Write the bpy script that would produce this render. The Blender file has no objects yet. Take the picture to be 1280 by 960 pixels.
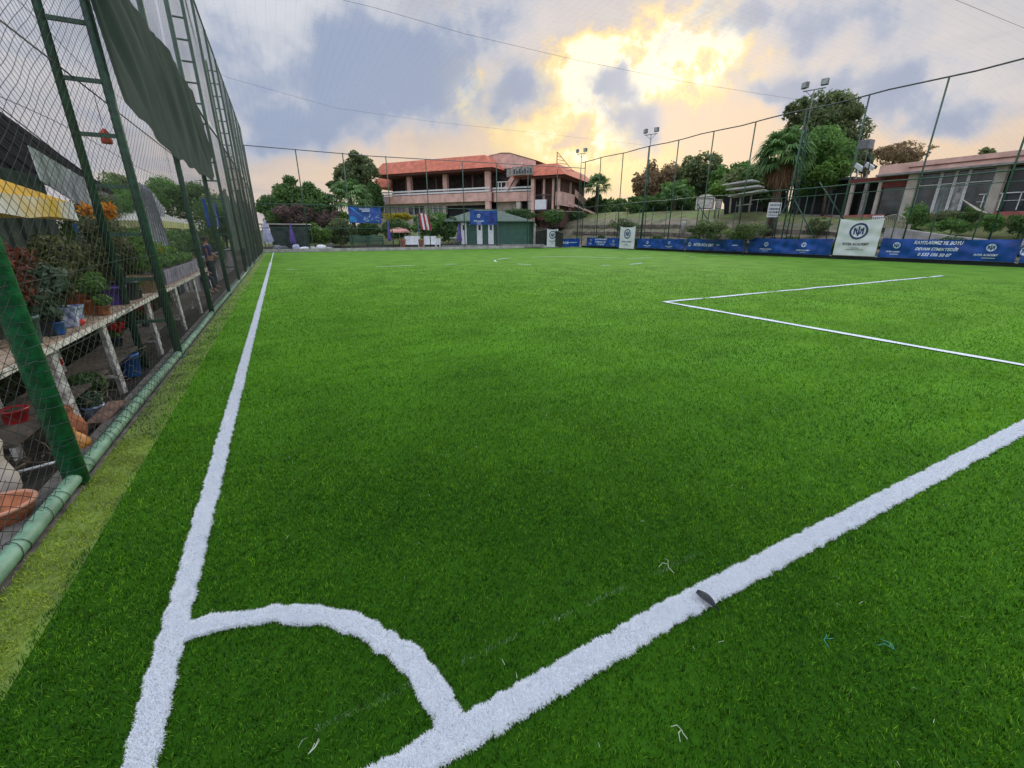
import bpy, math, random
import numpy as np
from mathutils import Vector, noise as mnoise
random.seed(7); RNG = np.random.default_rng(7)
S = bpy.context.scene; COL = S.collection
R = math.radians
# ------------------------------------------------------------------ camera geometry
F = 535.0; PIT = math.atan(188/535); SP, CP = math.sin(PIT), math.cos(PIT)
AZ = R(27.245); CAM = (0.70, -1.0, 1.7)
def ray(u, v):
    x = (u-640)/F; y = (v-480)/F
    fw = CP-y*SP; up = -(SP+y*CP)
    return (x*math.cos(AZ)+fw*math.sin(AZ), -x*math.sin(AZ)+fw*math.cos(AZ), up, fw)
def _p(d, t): return Vector((CAM[0]+d[0]*t, CAM[1]+d[1]*t, CAM[2]+d[2]*t))
def onX(u, v, X): d = ray(u, v); return _p(d, (X-CAM[0])/d[0])
def onY(u, v, Y): d = ray(u, v); return _p(d, (Y-CAM[1])/d[1])
def onZ(u, v, Z): d = ray(u, v); return _p(d, (Z-CAM[2])/d[2])
def at(u, v, dist): d = ray(u, v); return _p(d, dist/d[3])
def c2w(r, d): return (CAM[0]+r*math.cos(AZ)+d*math.sin(AZ), CAM[1]-r*math.sin(AZ)+d*math.cos(AZ))

# ------------------------------------------------------------------ materials
MATS = {}
def mat(name, col, rough=.7, var=.15, scale=4., bump=0., bscale=40., metal=0., trans=0., spec=.5, col2=None, detail=5., emit=None):
    if name in MATS: return MATS[name]
    m = bpy.data.materials.new(name); m.use_nodes = True
    nt = m.node_tree; n = nt.nodes; l = nt.links; b = n['Principled BSDF']
    tc = n.new('ShaderNodeTexCoord')
    nz = n.new('ShaderNodeTexNoise'); nz.inputs['Scale'].default_value = scale; nz.inputs['Detail'].default_value = detail
    l.new(tc.outputs['Object'], nz.inputs['Vector'])
    cr = n.new('ShaderNodeValToRGB')
    c2 = col2 or tuple(max(0, c*(1-var*1.6)) for c in col); c1 = tuple(min(1, c*(1+var)) for c in col)
    cr.color_ramp.elements[0].position = .33; cr.color_ramp.elements[1].position = .67
    cr.color_ramp.elements[0].color = (*c2, 1); cr.color_ramp.elements[1].color = (*c1, 1)
    l.new(nz.outputs['Fac'], cr.inputs['Fac']); l.new(cr.outputs['Color'], b.inputs['Base Color'])
    b.inputs['Roughness'].default_value = rough; b.inputs['Metallic'].default_value = metal
    b.inputs['Specular IOR Level'].default_value = spec
    if bump:
        nb = n.new('ShaderNodeTexNoise'); nb.inputs['Scale'].default_value = bscale; nb.inputs['Detail'].default_value = 4
        l.new(tc.outputs['Object'], nb.inputs['Vector'])
        bp = n.new('ShaderNodeBump'); bp.inputs['Strength'].default_value = bump; bp.inputs['Distance'].default_value = .02
        l.new(nb.outputs['Fac'], bp.inputs['Height']); l.new(bp.outputs['Normal'], b.inputs['Normal'])
    if trans:
        out = n['Material Output']; t = n.new('ShaderNodeBsdfTranslucent'); mx = n.new('ShaderNodeMixShader')
        l.new(cr.outputs['Color'], t.inputs['Color']); mx.inputs[0].default_value = trans
        l.new(b.outputs[0], mx.inputs[1]); l.new(t.outputs[0], mx.inputs[2]); l.new(mx.outputs[0], out.inputs['Surface'])
    MATS[name] = m; return m
def leafmat(name, dark, mid, light, trans=.3, rough=.55, big=None, root=None):
    """colour per leaf from the uv written on each leaf"""
    if name in MATS: return MATS[name]
    m = bpy.data.materials.new(name); m.use_nodes = True
    nt = m.node_tree; n = nt.nodes; l = nt.links; b = n['Principled BSDF']
    uv = n.new('ShaderNodeUVMap'); uv.uv_map = 'UVMap'
    sx = n.new('ShaderNodeSeparateXYZ'); l.new(uv.outputs[0], sx.inputs[0])
    cr = n.new('ShaderNodeValToRGB'); e = cr.color_ramp.elements
    e[0].position = 0; e[0].color = (*dark, 1); e[1].position = 1; e[1].color = (*light, 1)
    k = e.new(.5); k.color = (*mid, 1)
    l.new(sx.outputs[0], cr.inputs['Fac']); src = cr.outputs['Color']
    if big:
        ge = n.new('ShaderNodeNewGeometry'); nz = n.new('ShaderNodeTexNoise'); nz.inputs['Scale'].default_value = big[0]; nz.inputs['Detail'].default_value = 4
        l.new(ge.outputs['Position'], nz.inputs['Vector'])
        mr = n.new('ShaderNodeMapRange'); mr.inputs[1].default_value = .3; mr.inputs[2].default_value = .7
        mr.inputs[3].default_value = 1-big[1]; mr.inputs[4].default_value = 1+big[1]
        l.new(nz.outputs['Fac'], mr.inputs[0])
        vm = n.new('ShaderNodeVectorMath'); vm.operation = 'SCALE'; l.new(src, vm.inputs[0]); l.new(mr.outputs[0], vm.inputs['Scale']); src = vm.outputs[0]
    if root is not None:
        mr2 = n.new('ShaderNodeMapRange'); mr2.inputs[3].default_value = root; mr2.inputs[4].default_value = 1.12; l.new(sx.outputs[1], mr2.inputs[0])  # root end darkened: shade and dirt between blades put into the colour
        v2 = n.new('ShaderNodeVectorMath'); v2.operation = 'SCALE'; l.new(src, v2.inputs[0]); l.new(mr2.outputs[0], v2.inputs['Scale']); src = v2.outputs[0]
    l.new(src, b.inputs['Base Color']); b.inputs['Roughness'].default_value = rough; b.inputs['Specular IOR Level'].default_value = .3
    out = n['Material Output']; t = n.new('ShaderNodeBsdfTranslucent'); mx = n.new('ShaderNodeMixShader')
    l.new(src, t.inputs['Color']); mx.inputs[0].default_value = trans
    l.new(b.outputs[0], mx.inputs[1]); l.new(t.outputs[0], mx.inputs[2]); l.new(mx.outputs[0], out.inputs['Surface'])
    MATS[name] = m; return m
M_POST = mat('painted_dark_green_steel', (.022, .080, .050), .5, .35, 14, .25, 60, col2=(.020, .045, .032))
M_POSTB = mat('bright_green_steel', (.012, .15, .055), .42, .3, 18, .3, 60, col2=(.008, .075, .03))
M_PIPE = mat('pale_green_pipe', (.145, .27, .18), .55, .3, 9, .15, 70, col2=(.10, .20, .13))
M_WIREG = mat('green_twine', (.03, .07, .05), .7, .3)
M_NET = mat('dark_green_netting', (.018, .035, .028), .8, .3)
M_STEEL = mat('grey_steel', (.16, .17, .18), .5, .2, 6)
M_DSTEEL = mat('dull_dark_steel', (.07, .075, .085), .5, .2, 6)
M_WHITE = mat('white_paint', (.72, .73, .74), .5, .1, 5)
M_PLAS = mat('white_plastic', (.74, .76, .80), .4, .06, 3)
M_CLOTH = mat('grey_green_shade_cloth', (.055, .085, .075), .85, .12, 1.2, .3, 200, trans=.45)
M_CONC = mat('concrete', (.27, .26, .25), .9, .2, 3, .4, 30)
M_CONCL = mat('light_concrete', (.42, .41, .40), .9, .18, 2, .3, 20)
M_DIRT = mat('dark_dirt', (.045, .038, .028), .95, .4, 6, .6, 30)
M_WOOD = mat('weathered_plank', (.38, .29, .21), .8, .35, 12, .4, 60)
M_TERR = mat('terracotta', (.38, .13, .055), .8, .25, 14, .4, 60)
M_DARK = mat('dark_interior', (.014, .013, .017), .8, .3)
M_BARK = mat('bark', (.10, .075, .055), .9, .35, 8, .6, 30)
M_PINK = mat('pink_render', (.68, .43, .37), .85, .14, 1.2, .2, 8)
M_RED = mat('red_clay_roof', (.50, .145, .085), .85, .16, 1.5, .4, 7)
M_CREAM = mat('cream_render', (.50, .45, .40), .85, .15, 1.2)
M_GLASS = mat('dim_window_glass', (.05, .065, .075), .08, .4, 1.2, spec=.9)
M_GLASSL = mat('pale_window_glass', (.16, .19, .20), .12, .5, 1.0, spec=.8)
M_BLUE = mat('royal_blue_vinyl', (.010, .065, .33), .34, .25, 1.4, .2, 5)
M_BLUE2 = mat('light_blue_print', (.02, .22, .62), .5, .3, 2)
M_BANW = mat('white_vinyl', (.66, .69, .72), .5, .06, 1.5, .1, 5)
M_LOGO = mat('navy_print', (.012, .035, .14), .5, .1)
M_LET = mat('white_lettering', (.72, .78, .86), .6, .05)
M_LETD = mat('dark_lettering', (.05, .06, .08), .6, .1)
M_HUT = mat('green_board', (.035, .105, .075), .6, .15, 2)
M_HUT2 = mat('lighter_green_board', (.05, .135, .10), .6, .12, 2)
M_HUTR = mat('grey_green_roof', (.10, .145, .115), .7, .2, 3)
M_PURP = mat('purple_fabric', (.12, .08, .30), .8, .2, 3)
M_LILAC = mat('lilac_white_fabric', (.46, .47, .66), .8, .15, 3)
M_BANK = mat('grey_brown_bank', (.19, .155, .12), .95, .3, 1.1, .8, 9, col2=(.095, .115, .05))
M_LAWN = mat('dry_grass', (.115, .165, .045), .95, .35, .8, .6, 20, col2=(.13, .12, .055))

# ------------------------------------------------------------------ object helpers
def _apply(o, label=None, cat=None, group=None, kind=None):
    if label: o['label'] = label
    if cat: o['category'] = cat
    if group: o['group'] = group
    if kind: o['kind'] = kind
    return o
tag = _apply
def empty(name, loc, label=None, cat=None, group=None, rz=0):
    o = bpy.data.objects.new(name, None); COL.objects.link(o); o.location = loc; o.rotation_euler = (0, 0, rz)
    o.empty_display_size = .3
    return _apply(o, label, cat, group)
def link(name, me, m, parent=None):
    o = bpy.data.objects.new(name, me); COL.objects.link(o)
    for mm in (m if isinstance(m, (list, tuple)) else [m]): me.materials.append(mm)
    if parent: o.parent = parent
    return o
def root_loc(p):
    while p.parent: p = p.parent
    return Vector(p.location)
class MB:
    def __init__(s): s.v = []; s.f = []; s.mi = []; s.c = 0; s.sm = []
    def mat(s, i): s.c = i; return s
    def face(s, idx, smooth=False): s.f.append(idx); s.mi.append(s.c); s.sm.append(smooth)
    def poly(s, pts):
        b = len(s.v); s.v += [tuple(p) for p in pts]; s.face(tuple(range(b, b+len(pts)))); return s
    def box(s, c, size, rz=0, rx=0):
        x, y, z = [q/2 for q in size]; b = len(s.v); cr, sr = math.cos(rz), math.sin(rz); cx, sx = math.cos(rx), math.sin(rx)
        for dz in (-z, z):
            for dx, dy in ((-x, -y), (x, -y), (x, y), (-x, y)):
                yy = dy*cx-dz*sx; zz = dy*sx+dz*cx
                s.v.append((c[0]+dx*cr-yy*sr, c[1]+dx*sr+yy*cr, c[2]+zz))
        for q in ((0, 3, 2, 1), (4, 5, 6, 7), (0, 1, 5, 4), (1, 2, 6, 5), (2, 3, 7, 6), (3, 0, 4, 7)): s.face(tuple(b+i for i in q))
        return s
    def beam(s, p, q, w, h):
        """box section from p to q; w across (horizontal), h up"""
        p, q = Vector(p), Vector(q); d = (q-p).normalized()
        side = d.cross(Vector((0, 0, 1)));
        if side.length < 1e-4: side = Vector((1, 0, 0))
        side.normalize(); up = side.cross(d); b = len(s.v)
        for e in (p, q):
            for a, c in ((-1, -1), (1, -1), (1, 1), (-1, 1)): s.v.append(tuple(e+side*a*w/2+up*c*h/2))
        for q4 in ((0, 1, 2, 3), (7, 6, 5, 4), (0, 4, 5, 1), (1, 5, 6, 2), (2, 6, 7, 3), (3, 7, 4, 0)): s.face(tuple(b+i for i in q4))
        return s
    def tube(s, pts, r, n=8, cap=True):
        pts = [Vector(p) for p in pts]; rs = r if isinstance(r, (list, tuple)) else [r]*len(pts); b = len(s.v)
        ref = None
        for i, p in enumerate(pts):
            d = (pts[min(i+1, len(pts)-1)]-pts[max(i-1, 0)])
            if d.length < 1e-6: d = Vector((0, 0, 1))
            d.normalize()
            if ref is None: ref = Vector((1, 0, 0)) if abs(d.x) < .8 else Vector((0, 1, 0))
            u = (ref-d*ref.dot(d)).normalized(); w = d.cross(u); ref = u
            for k in range(n):
                a = 2*math.pi*k/n; s.v.append(tuple(p+u*math.cos(a)*rs[i]+w*math.sin(a)*rs[i]))
        for i in range(len(pts)-1):
            for k in range(n):
                k2 = (k+1) % n; s.face((b+i*n+k, b+i*n+k2, b+(i+1)*n+k2, b+(i+1)*n+k), True)
        if cap: s.face(tuple(b+k for k in reversed(range(n)))); s.face(tuple(b+(len(pts)-1)*n+k for k in range(n)))
        return s
    def lathe(s, c, prof, n=20, sx=1, sy=1):
        b = len(s.v)
        for r, z in prof:
            for k in range(n):
                a = 2*math.pi*k/n; s.v.append((c[0]+math.cos(a)*r*sx, c[1]+math.sin(a)*r*sy, c[2]+z))
        for i in range(len(prof)-1):
            for k in range(n):
                k2 = (k+1) % n; s.face((b+i*n+k, b+i*n+k2, b+(i+1)*n+k2, b+(i+1)*n+k), True)
        s.face(tuple(b+k for k in reversed(range(n)))); s.face(tuple(b+(len(prof)-1)*n+k for k in range(n)))
        return s
    def prism(s, poly, z0, z1):
        b = len(s.v); n = len(poly)
        for z in (z0, z1):
            for p in poly: s.v.append((p[0], p[1], z))
        s.face(tuple(reversed(range(b, b+n)))); s.face(tuple(range(b+n, b+2*n)))
        for k in range(n): k2 = (k+1) % n; s.face((b+k, b+k2, b+n+k2, b+n+k))
        return s
    def build(s, name, m, parent=None, world=True, bevel=0, subd=0):
        me = bpy.data.meshes.new(name)
        v = s.v
        if parent and world:
            L = root_loc(parent); v = [(a-L.x, b-L.y, c-L.z) for a, b, c in v]
        me.from_pydata(v, [], s.f); me.polygons.foreach_set('material_index', s.mi); me.polygons.foreach_set('use_smooth', s.sm)
        me.update(); o = link(name, me, m, parent)
        if bevel:
            md = o.modifiers.new('bevel', 'BEVEL'); md.width = bevel; md.segments = 2; md.limit_method = 'ANGLE'
        return o
def np_mesh(name, V, Fq, uv=None, smooth=False):
    """V (n,3), Fq list of (array (m,k)) faces, uv per vertex (n,2)"""
    me = bpy.data.meshes.new(name); V = np.ascontiguousarray(V, dtype=np.float32)
    me.vertices.add(len(V)); me.vertices.foreach_set('co', V.ravel())
    loops = np.concatenate([f.ravel() for f in Fq]).astype(np.int32)
    tot = np.concatenate([np.full(len(f), f.shape[1]) for f in Fq]).astype(np.int32)
    st = np.concatenate([[0], np.cumsum(tot)[:-1]]).astype(np.int32)
    me.loops.add(len(loops)); me.loops.foreach_set('vertex_index', loops)
    me.polygons.add(len(tot)); me.polygons.foreach_set('loop_start', st); me.polygons.foreach_set('loop_total', tot)
    if smooth: me.polygons.foreach_set('use_smooth', np.ones(len(tot), dtype=bool))
    if uv is not None:
        ul = me.uv_layers.new(name='UVMap'); ul.data.foreach_set('uv', uv[loops].astype(np.float32).ravel())
    me.update(calc_edges=True); return me
class VN:
    def __init__(s, seed): s.t = np.random.default_rng(seed).random((256, 256))
    def __call__(s, x, y):
        xi = np.floor(x).astype(int); yi = np.floor(y).astype(int); fx = x-xi; fy = y-yi
        fx = fx*fx*(3-2*fx); fy = fy*fy*(3-2*fy); a = xi & 255; b = yi & 255; a1 = (a+1) & 255; b1 = (b+1) & 255; t = s.t
        return (t[a, b]*(1-fx)+t[a1, b]*fx)*(1-fy)+(t[a, b1]*(1-fx)+t[a1, b1]*fx)*fy
N1, N2, N3, N4 = VN(1), VN(2), VN(3), VN(4)

# ------------------------------------------------------------------ terrain
BY = [-60, -10, 11, 15, 20, 28, 35, 60, 120]; BZ = [1.0, 1.1, 1.35, 2.0, 2.9, 3.3, 4.0, 4.5, 5]
def terr(X, Y):
    X = np.asarray(X, float); Y = np.asarray(Y, float)
    B = np.interp(Y, BY, BZ)
    rt = B*np.interp(X, [36.9, 37.2, 38.3, 38.5, 39.6, 39.8, 42, 46, 80], [0, .22, .34, .44, .55, .64, .84, 1.08, 1.28])
    rt = rt + np.where(Y < 22, np.interp(X, [41, 45], [0, 1])*np.maximum(0, 2.35-B), 0)
    bk = np.interp(Y, [50.5, 53, 57, 61, 66, 300], [0, .25, .6, 2.4, 3.7, 6])*np.interp(X, [-30, 5, 22, 30], [.55, .55, .8, 1])
    lf = np.interp(X, [-60, -1.6, -1.05], [-.25, -.22, -.03])
    return np.where(X < -1.0, np.maximum(lf, np.where(Y > 49, bk*1., -9)), np.maximum(rt, bk)) - .012
def tz(X, Y): return float(terr(X, Y))
def grid_ground():
    xs = np.unique(np.concatenate([np.linspace(-500, -60, 12), np.linspace(-60, -2, 24), [-1.7, -1.5, -1.3, -1.1, -1.04], np.linspace(0, 36, 10), np.array([36.6, 36.9, 37.2, 37.7, 38.3, 38.5, 39, 39.6, 39.8, 40.5, 41.2]), np.linspace(42, 90, 30), np.linspace(100, 500, 12)]))
    ys = np.unique(np.concatenate([np.linspace(-400, -30, 10), np.linspace(-28, 110, 130), np.linspace(120, 600, 14)]))
    X, Y = np.meshgrid(xs, ys, indexing='ij'); Z = terr(X, Y)
    out = (X > 41.5) | (Y > 56); Z = Z+np.where(out, (N1(X*.35, Y*.35)-.5)*.22, 0)
    nx, ny = X.shape; V = np.stack([X.ravel(), Y.ravel(), Z.ravel()], 1)
    i = np.arange(nx-1)[:, None]*ny+np.arange(ny-1)[None, :]; i = i.ravel()
    Fq = np.stack([i, i+ny, i+ny+1, i+1], 1)
    me = np_mesh('ground', V, [Fq], smooth=True)
    o = link('ground', me, [M_DIRT, M_LAWN, M_BANK]); tag(o, kind='structure')
    cx = V[Fq].mean(1); mi = np.where(cx[:, 0] > 42.2, 1, 0); mi = np.where((cx[:, 1] > 57), 1, mi)
    mi = np.where((cx[:, 0] > 36.6) & (cx[:, 0] <= 42.2), 2, mi)
    me.polygons.foreach_set('material_index', mi.astype(np.int32)); me.update()
grid_ground()

# ------------------------------------------------------------------ turf
XF0, XF1, YF1 = -.85, 35.8, 47.3            # fence planes
def sheet(name, pts, z, m):
    b = MB(); b.poly([(x, y, z) for x, y in pts]); o = b.build(name, m); tag(o, kind='structure'); return o
M_TURF = mat('turf_base', (.062, .175, .020), .9, .25, .9, .5, 60, col2=(.048, .145, .015), spec=.1)
M_TURFE = mat('pale_turf_base', (.13, .20, .03), .9, .3, 3, .5, 60)
M_WLINE = mat('white_turf_base', (.66, .72, .80), .9, .08, 20, .3, 90)
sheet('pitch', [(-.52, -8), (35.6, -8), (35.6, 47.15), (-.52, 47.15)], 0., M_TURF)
sheet('pitch_margin', [(-.80, -8), (-.52, -8), (-.52, 47.15), (-.80, 47.15)], .0, M_TURFE)
TL0, TL1, GL0, GL1 = -.036, .056, -.020, .088
RA0, RA1 = .918, 1.002
def in_touch(x, y): e = (N3(y*23, x*3)-.5)*.014+(N4(y*60, x*3)-.5)*.010; return (x > TL0+e) & (x < TL1+e) & (y > GL0)
def in_goal(x, y): e = np.interp(x, [.8, 2.1], [-.05, 0])+(N4(x*21, y*3)-.5)*.014+(N3(x*55, y*3)-.5)*.010; return (y > GL0+e) & (y < GL1+e) & (x > TL0)
def in_arc(x, y):
    a = np.arctan2(y, x); e = (N2(a*14, a*0+3)-.5)*.018; r = np.hypot(x, y)-.035*(1-np.abs(a)/1.57); w = (N1(a*19, a*0+8)-.5)*.02
    return (r > RA0+e-w) & (r < RA1+e+w) & (x > 0) & (y > 0)
BX0, BX1, BYY = 9.44, 25.5, 7.2
def in_box(x, y):
    e = (N3(x*3, y*3)-.5)*.09
    a = (np.abs(x-BX0+e) < .075) & (y < BYY+.05) & (y > 0); b = (np.abs(y-BYY+e) < .065) & (x > BX0-.05) & (x < BX1)
    return a | b
def in_half(x, y):
    r = np.hypot(x-17.6, y-23.6)
    return (((np.abs(y-23.6) < .06) & (x > 0) & (x < 35)) | (np.abs(r-4.9) < .06)) & (N1(x*1.1, y*1.1) > .35)
ZW = .004
def strip(name, pts, label=None):
    b = MB()
    for a, c, d, e in pts: b.poly([(a[0], a[1], ZW), (c[0], c[1], ZW), (d[0], d[1], ZW), (e[0], e[1], ZW)])
    o = b.build(name, M_WLINE); tag(o, kind='structure'); return o
strip('touchline', [((TL0+.02, GL1), (TL1-.02, GL1), (TL1-.02, 47), (TL0+.02, 47))])
strip('goal_line', [((TL0, GL0-.03), (.8, GL0-.03), (.8, GL1-.07), (TL0, GL1-.07)), ((.8, GL0-.03), (2.1, GL0+.02), (2.1, GL1-.02), (.8, GL1-.07)), ((2.1, GL0+.02), (35, GL0+.02), (35, GL1-.02), (2.1, GL1-.02))])
q = []
for k in range(30):
    a0, a1 = [math.radians(4+k2*86/30) for k2 in (k, k+1)]
    r0, r1 = RA0+.02+.035*(1-k/30), RA1-.02+.035*(1-k/30)
    q.append(((r0*math.cos(a0), r0*math.sin(a0)), (r1*math.cos(a0), r1*math.sin(a0)), (r1*math.cos(a1), r1*math.sin(a1)), (r0*math.cos(a1), r0*math.sin(a1))))
q = [p for p in q if min(c[0] for c in p) > TL1-.01 and min(c[1] for c in p) > GL1-.01]
strip('corner_arc', q)
def wobstrip(name, p, q_, w, keep=.0, n=60, seed=0):
    p, q_ = np.array(p), np.array(q_); L = np.linalg.norm(q_-p); n = max(2, int(L/.35)); d = (q_-p)/L; s = np.array([-d[1], d[0]]); b = MB()
    ts = np.linspace(0, 1, n+1); P = p[None]+ts[:, None]*(q_-p)[None]
    off = (N3(P[:, 0]*1.1+seed, P[:, 1]*1.1)-.5)*.05; ww = w/2*(.75+.5*N2(P[:, 0]*2.1, P[:, 1]*2.1+seed)); kp = N4(P[:, 0]*1.3+seed, P[:, 1]*1.3)
    for i in range(n):
        if kp[i] < keep: continue
        A = P[i]+s*(off[i]+ww[i]); B_ = P[i]+s*(off[i]-ww[i]); C_ = P[i+1]+s*(off[i+1]-ww[i+1]); D_ = P[i+1]+s*(off[i+1]+ww[i+1])
        b.poly([(A[0], A[1], ZW+.012), (B_[0], B_[1], ZW+.012), (C_[0], C_[1], ZW+.012), (D_[0], D_[1], ZW+.012)])
    return b
b = wobstrip('x', (BX0, .2), (BX0, BYY-.05), .15, .1)
b2 = wobstrip('x', (BX0-.05, BYY), (BX1, BYY), .13, .3, seed=5); b3 = wobstrip('x', (BX1, BYY-.06), (BX1, .2), .09, .1, seed=9)
for bb in (b2,):
    o0 = len(b.v); b.v += bb.v; b.f += [tuple(i+o0 for i in f) for f in bb.f]; b.mi += bb.mi; b.sm += bb.sm
tag(b.build('penalty_box_line', M_WLINE), kind='structure')
b = MB()
for i in range(60):
    a0, a1 = 2*math.pi*i/60, 2*math.pi*(i+1)/60
    if N1(np.array(math.cos(a0)*5), np.array(math.sin(a0)*5)) < .5: continue
    b.poly([(17.6+r*math.cos(a), 23.6+r*math.sin(a), ZW+.012) for r, a in ((4.85, a0), (4.97, a0), (4.97, a1), (4.85, a1))])
tag(b.build('centre_circle_line', M_WLINE), kind='structure')
b = wobstrip('x', (TL1, 23.6), (12.6, 23.6), .10, .62, seed=3); b2 = wobstrip('x', (22.6, 23.6), (35, 23.6), .10, .5, seed=11)
o0 = len(b.v); b.v += b2.v; b.f += [tuple(i+o0 for i in f) for f in b2.f]; b.mi += b2.mi; b.sm += b2.sm
tag(b.build('halfway_line', M_WLINE), kind='structure')
b = wobstrip('x', (26.5, 37.5), (35, 37.5), .12, .3, seed=3)
tag(b.build('far_box_line', M_WLINE), kind='structure')

def sample(n0, dref, dmin, dmax, hfov=1.3):
    """points with density n0 inside dref of the start point and falling as 1/d^2 beyond"""
    th0 = math.pi/2-AZ
    A = hfov*(dref**2-dmin**2); k = int(A*n0); r = np.sqrt(RNG.random(k)*(dref**2-dmin**2)+dmin**2)
    k2 = int(2*hfov*n0*dref**2*math.log(dmax/dref)); r2 = dref*np.exp(RNG.random(k2)*math.log(dmax/dref))
    r = np.concatenate([r, r2]); th = th0+(RNG.random(len(r))*2-1)*hfov
    return CAM[0]+r*np.cos(th), CAM[1]+r*np.sin(th), r
def blades(x, y, d, h=.027, w=.0025, dref=2.2, lean=.55, hv=.5, z0=0., hn=.44, fld=1.):
    n = len(x); s = np.maximum(1, d/dref)
    ang = (N1(x*9, y*9)*1.0+N2(x*33, y*33)*1.1)*2*math.pi*1.3*fld+RNG.normal(0, .9, n)*(1 if fld else 9)
    ln = lean*(.4+1.1*RNG.random(n)); H = h*(1-hv/2+hv*RNG.random(n))*(1-hn/2+hn*N3(x*38, y*38))*np.minimum(1.25, s**.12)
    W = w*(s**.85)*(.7+.6*RNG.random(n))
    dx, dy = np.cos(ang), np.sin(ang); fa = ang+math.pi/2+RNG.normal(0, .7, n); sx, sy = np.cos(fa)*W/2, np.sin(fa)*W/2
    m1 = .55; a1 = ln*.55; ux, uz = np.sin(a1)*H*m1, np.cos(a1)*H*m1; a2 = ln*1.6; vx, vz = np.sin(a2)*H*(1-m1), np.cos(a2)*H*(1-m1)
    V = np.empty((n, 5, 3), np.float32)
    V[:, 0] = np.stack([x-sx, y-sy, np.full(n, z0)], 1); V[:, 1] = np.stack([x+sx, y+sy, np.full(n, z0)], 1)
    mx, my = x+dx*ux, y+dy*ux
    V[:, 2] = np.stack([mx+sx*.9, my+sy*.9, z0+uz], 1); V[:, 3] = np.stack([mx-sx*.9, my-sy*.9, z0+uz], 1)
    V[:, 4] = np.stack([mx+dx*vx, my+dy*vx, z0+uz+vz], 1)
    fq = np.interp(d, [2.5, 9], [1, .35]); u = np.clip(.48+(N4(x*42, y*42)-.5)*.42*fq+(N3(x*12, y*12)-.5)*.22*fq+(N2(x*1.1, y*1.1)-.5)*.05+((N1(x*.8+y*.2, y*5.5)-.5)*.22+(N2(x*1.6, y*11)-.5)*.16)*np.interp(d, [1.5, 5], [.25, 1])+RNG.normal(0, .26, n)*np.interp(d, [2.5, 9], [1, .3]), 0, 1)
    uv = np.zeros((n, 5, 2), np.float32); uv[:, :, 0] = u[:, None]; rv = np.interp(d, [1.6, 5, 12], [0, .45, .8])[:, None]; uv[:, 0:2, 1] = rv; uv[:, 2:4, 1] = np.maximum(.6, rv+.1); uv[:, 4, 1] = 1  # painted root shade eases off with distance
    i = np.arange(n)[:, None]*5
    return V.reshape(-1, 3), [i+np.array([[0, 1, 2, 3]]), i+np.array([[3, 2, 4]])], uv.reshape(-1, 2)
def near_shade(m, lo, hi, pts):
    # shade painted into the turf colour: dark near the camera, lighter with distance
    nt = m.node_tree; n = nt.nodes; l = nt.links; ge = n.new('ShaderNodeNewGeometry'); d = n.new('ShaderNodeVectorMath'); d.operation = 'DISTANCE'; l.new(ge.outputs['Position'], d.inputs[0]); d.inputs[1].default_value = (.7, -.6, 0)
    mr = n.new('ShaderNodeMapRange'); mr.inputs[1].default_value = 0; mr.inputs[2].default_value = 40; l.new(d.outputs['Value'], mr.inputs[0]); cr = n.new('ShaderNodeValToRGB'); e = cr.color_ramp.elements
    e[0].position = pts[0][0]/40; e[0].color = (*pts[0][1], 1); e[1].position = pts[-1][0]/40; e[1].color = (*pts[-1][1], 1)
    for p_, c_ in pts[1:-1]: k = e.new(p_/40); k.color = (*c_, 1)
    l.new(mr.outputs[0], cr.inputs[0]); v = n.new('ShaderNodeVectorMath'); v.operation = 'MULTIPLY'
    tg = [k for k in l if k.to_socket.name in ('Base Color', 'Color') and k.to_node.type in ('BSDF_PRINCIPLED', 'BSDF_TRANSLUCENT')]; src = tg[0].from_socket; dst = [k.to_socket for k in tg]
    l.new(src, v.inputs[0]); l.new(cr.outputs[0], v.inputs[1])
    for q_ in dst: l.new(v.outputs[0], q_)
near_shade(M_TURF, 0, 1, [(2, (.36, .46, .15)), (6, (1.0, 1.05, .5)), (12, (1.5, 1.26, .95)), (40, (1.55, 1.25, 1.25))])
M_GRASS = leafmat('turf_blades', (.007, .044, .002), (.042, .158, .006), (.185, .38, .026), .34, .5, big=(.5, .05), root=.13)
M_GRASSE = leafmat('pale_turf_blades', (.15, .25, .012), (.30, .43, .025), (.50, .62, .09), .35, .5, big=(1.5, .2), root=.5)
M_GRASSD = leafmat('worn_turf_blades', (.02, .05, .012), (.06, .10, .03), (.15, .20, .07), .3, .5, big=(2.5, .4), root=.4)
M_GRASSW = leafmat('white_blades', (.74, .79, .85), (.80, .84, .89), (.87, .90, .93), .25, .6)
x, y, d = sample(12500, 2.4, .35, 26)
keep = (x > -.80) & (x < 35.5) & (y < 47) & (y > -4) & (RNG.random(len(x)) < np.interp(d, [12, 26], [1, .12]))
x, y, d = x[keep], y[keep], d[keep]
tch, gl, ar = in_touch(x, y), in_goal(x, y), in_arc(x, y)
bxm = in_box(x, y)
ed = (N1(y*4, x*4)-.5)*.05; pale = (x < np.interp(y, [0, 3.3, 3.6, 6], [-.54, -.54, -.60, -.66])+ed)
line = tch | gl | ar
faint = (np.abs(y-.255) < .004) & (x > .55) & (x < 2.9)
mg = ~(line | pale | bxm | faint)
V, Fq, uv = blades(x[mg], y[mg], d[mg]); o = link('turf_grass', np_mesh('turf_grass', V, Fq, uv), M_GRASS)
tag(o, 'short green artificial turf covering the whole football pitch', 'turf', kind='stuff')
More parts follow.
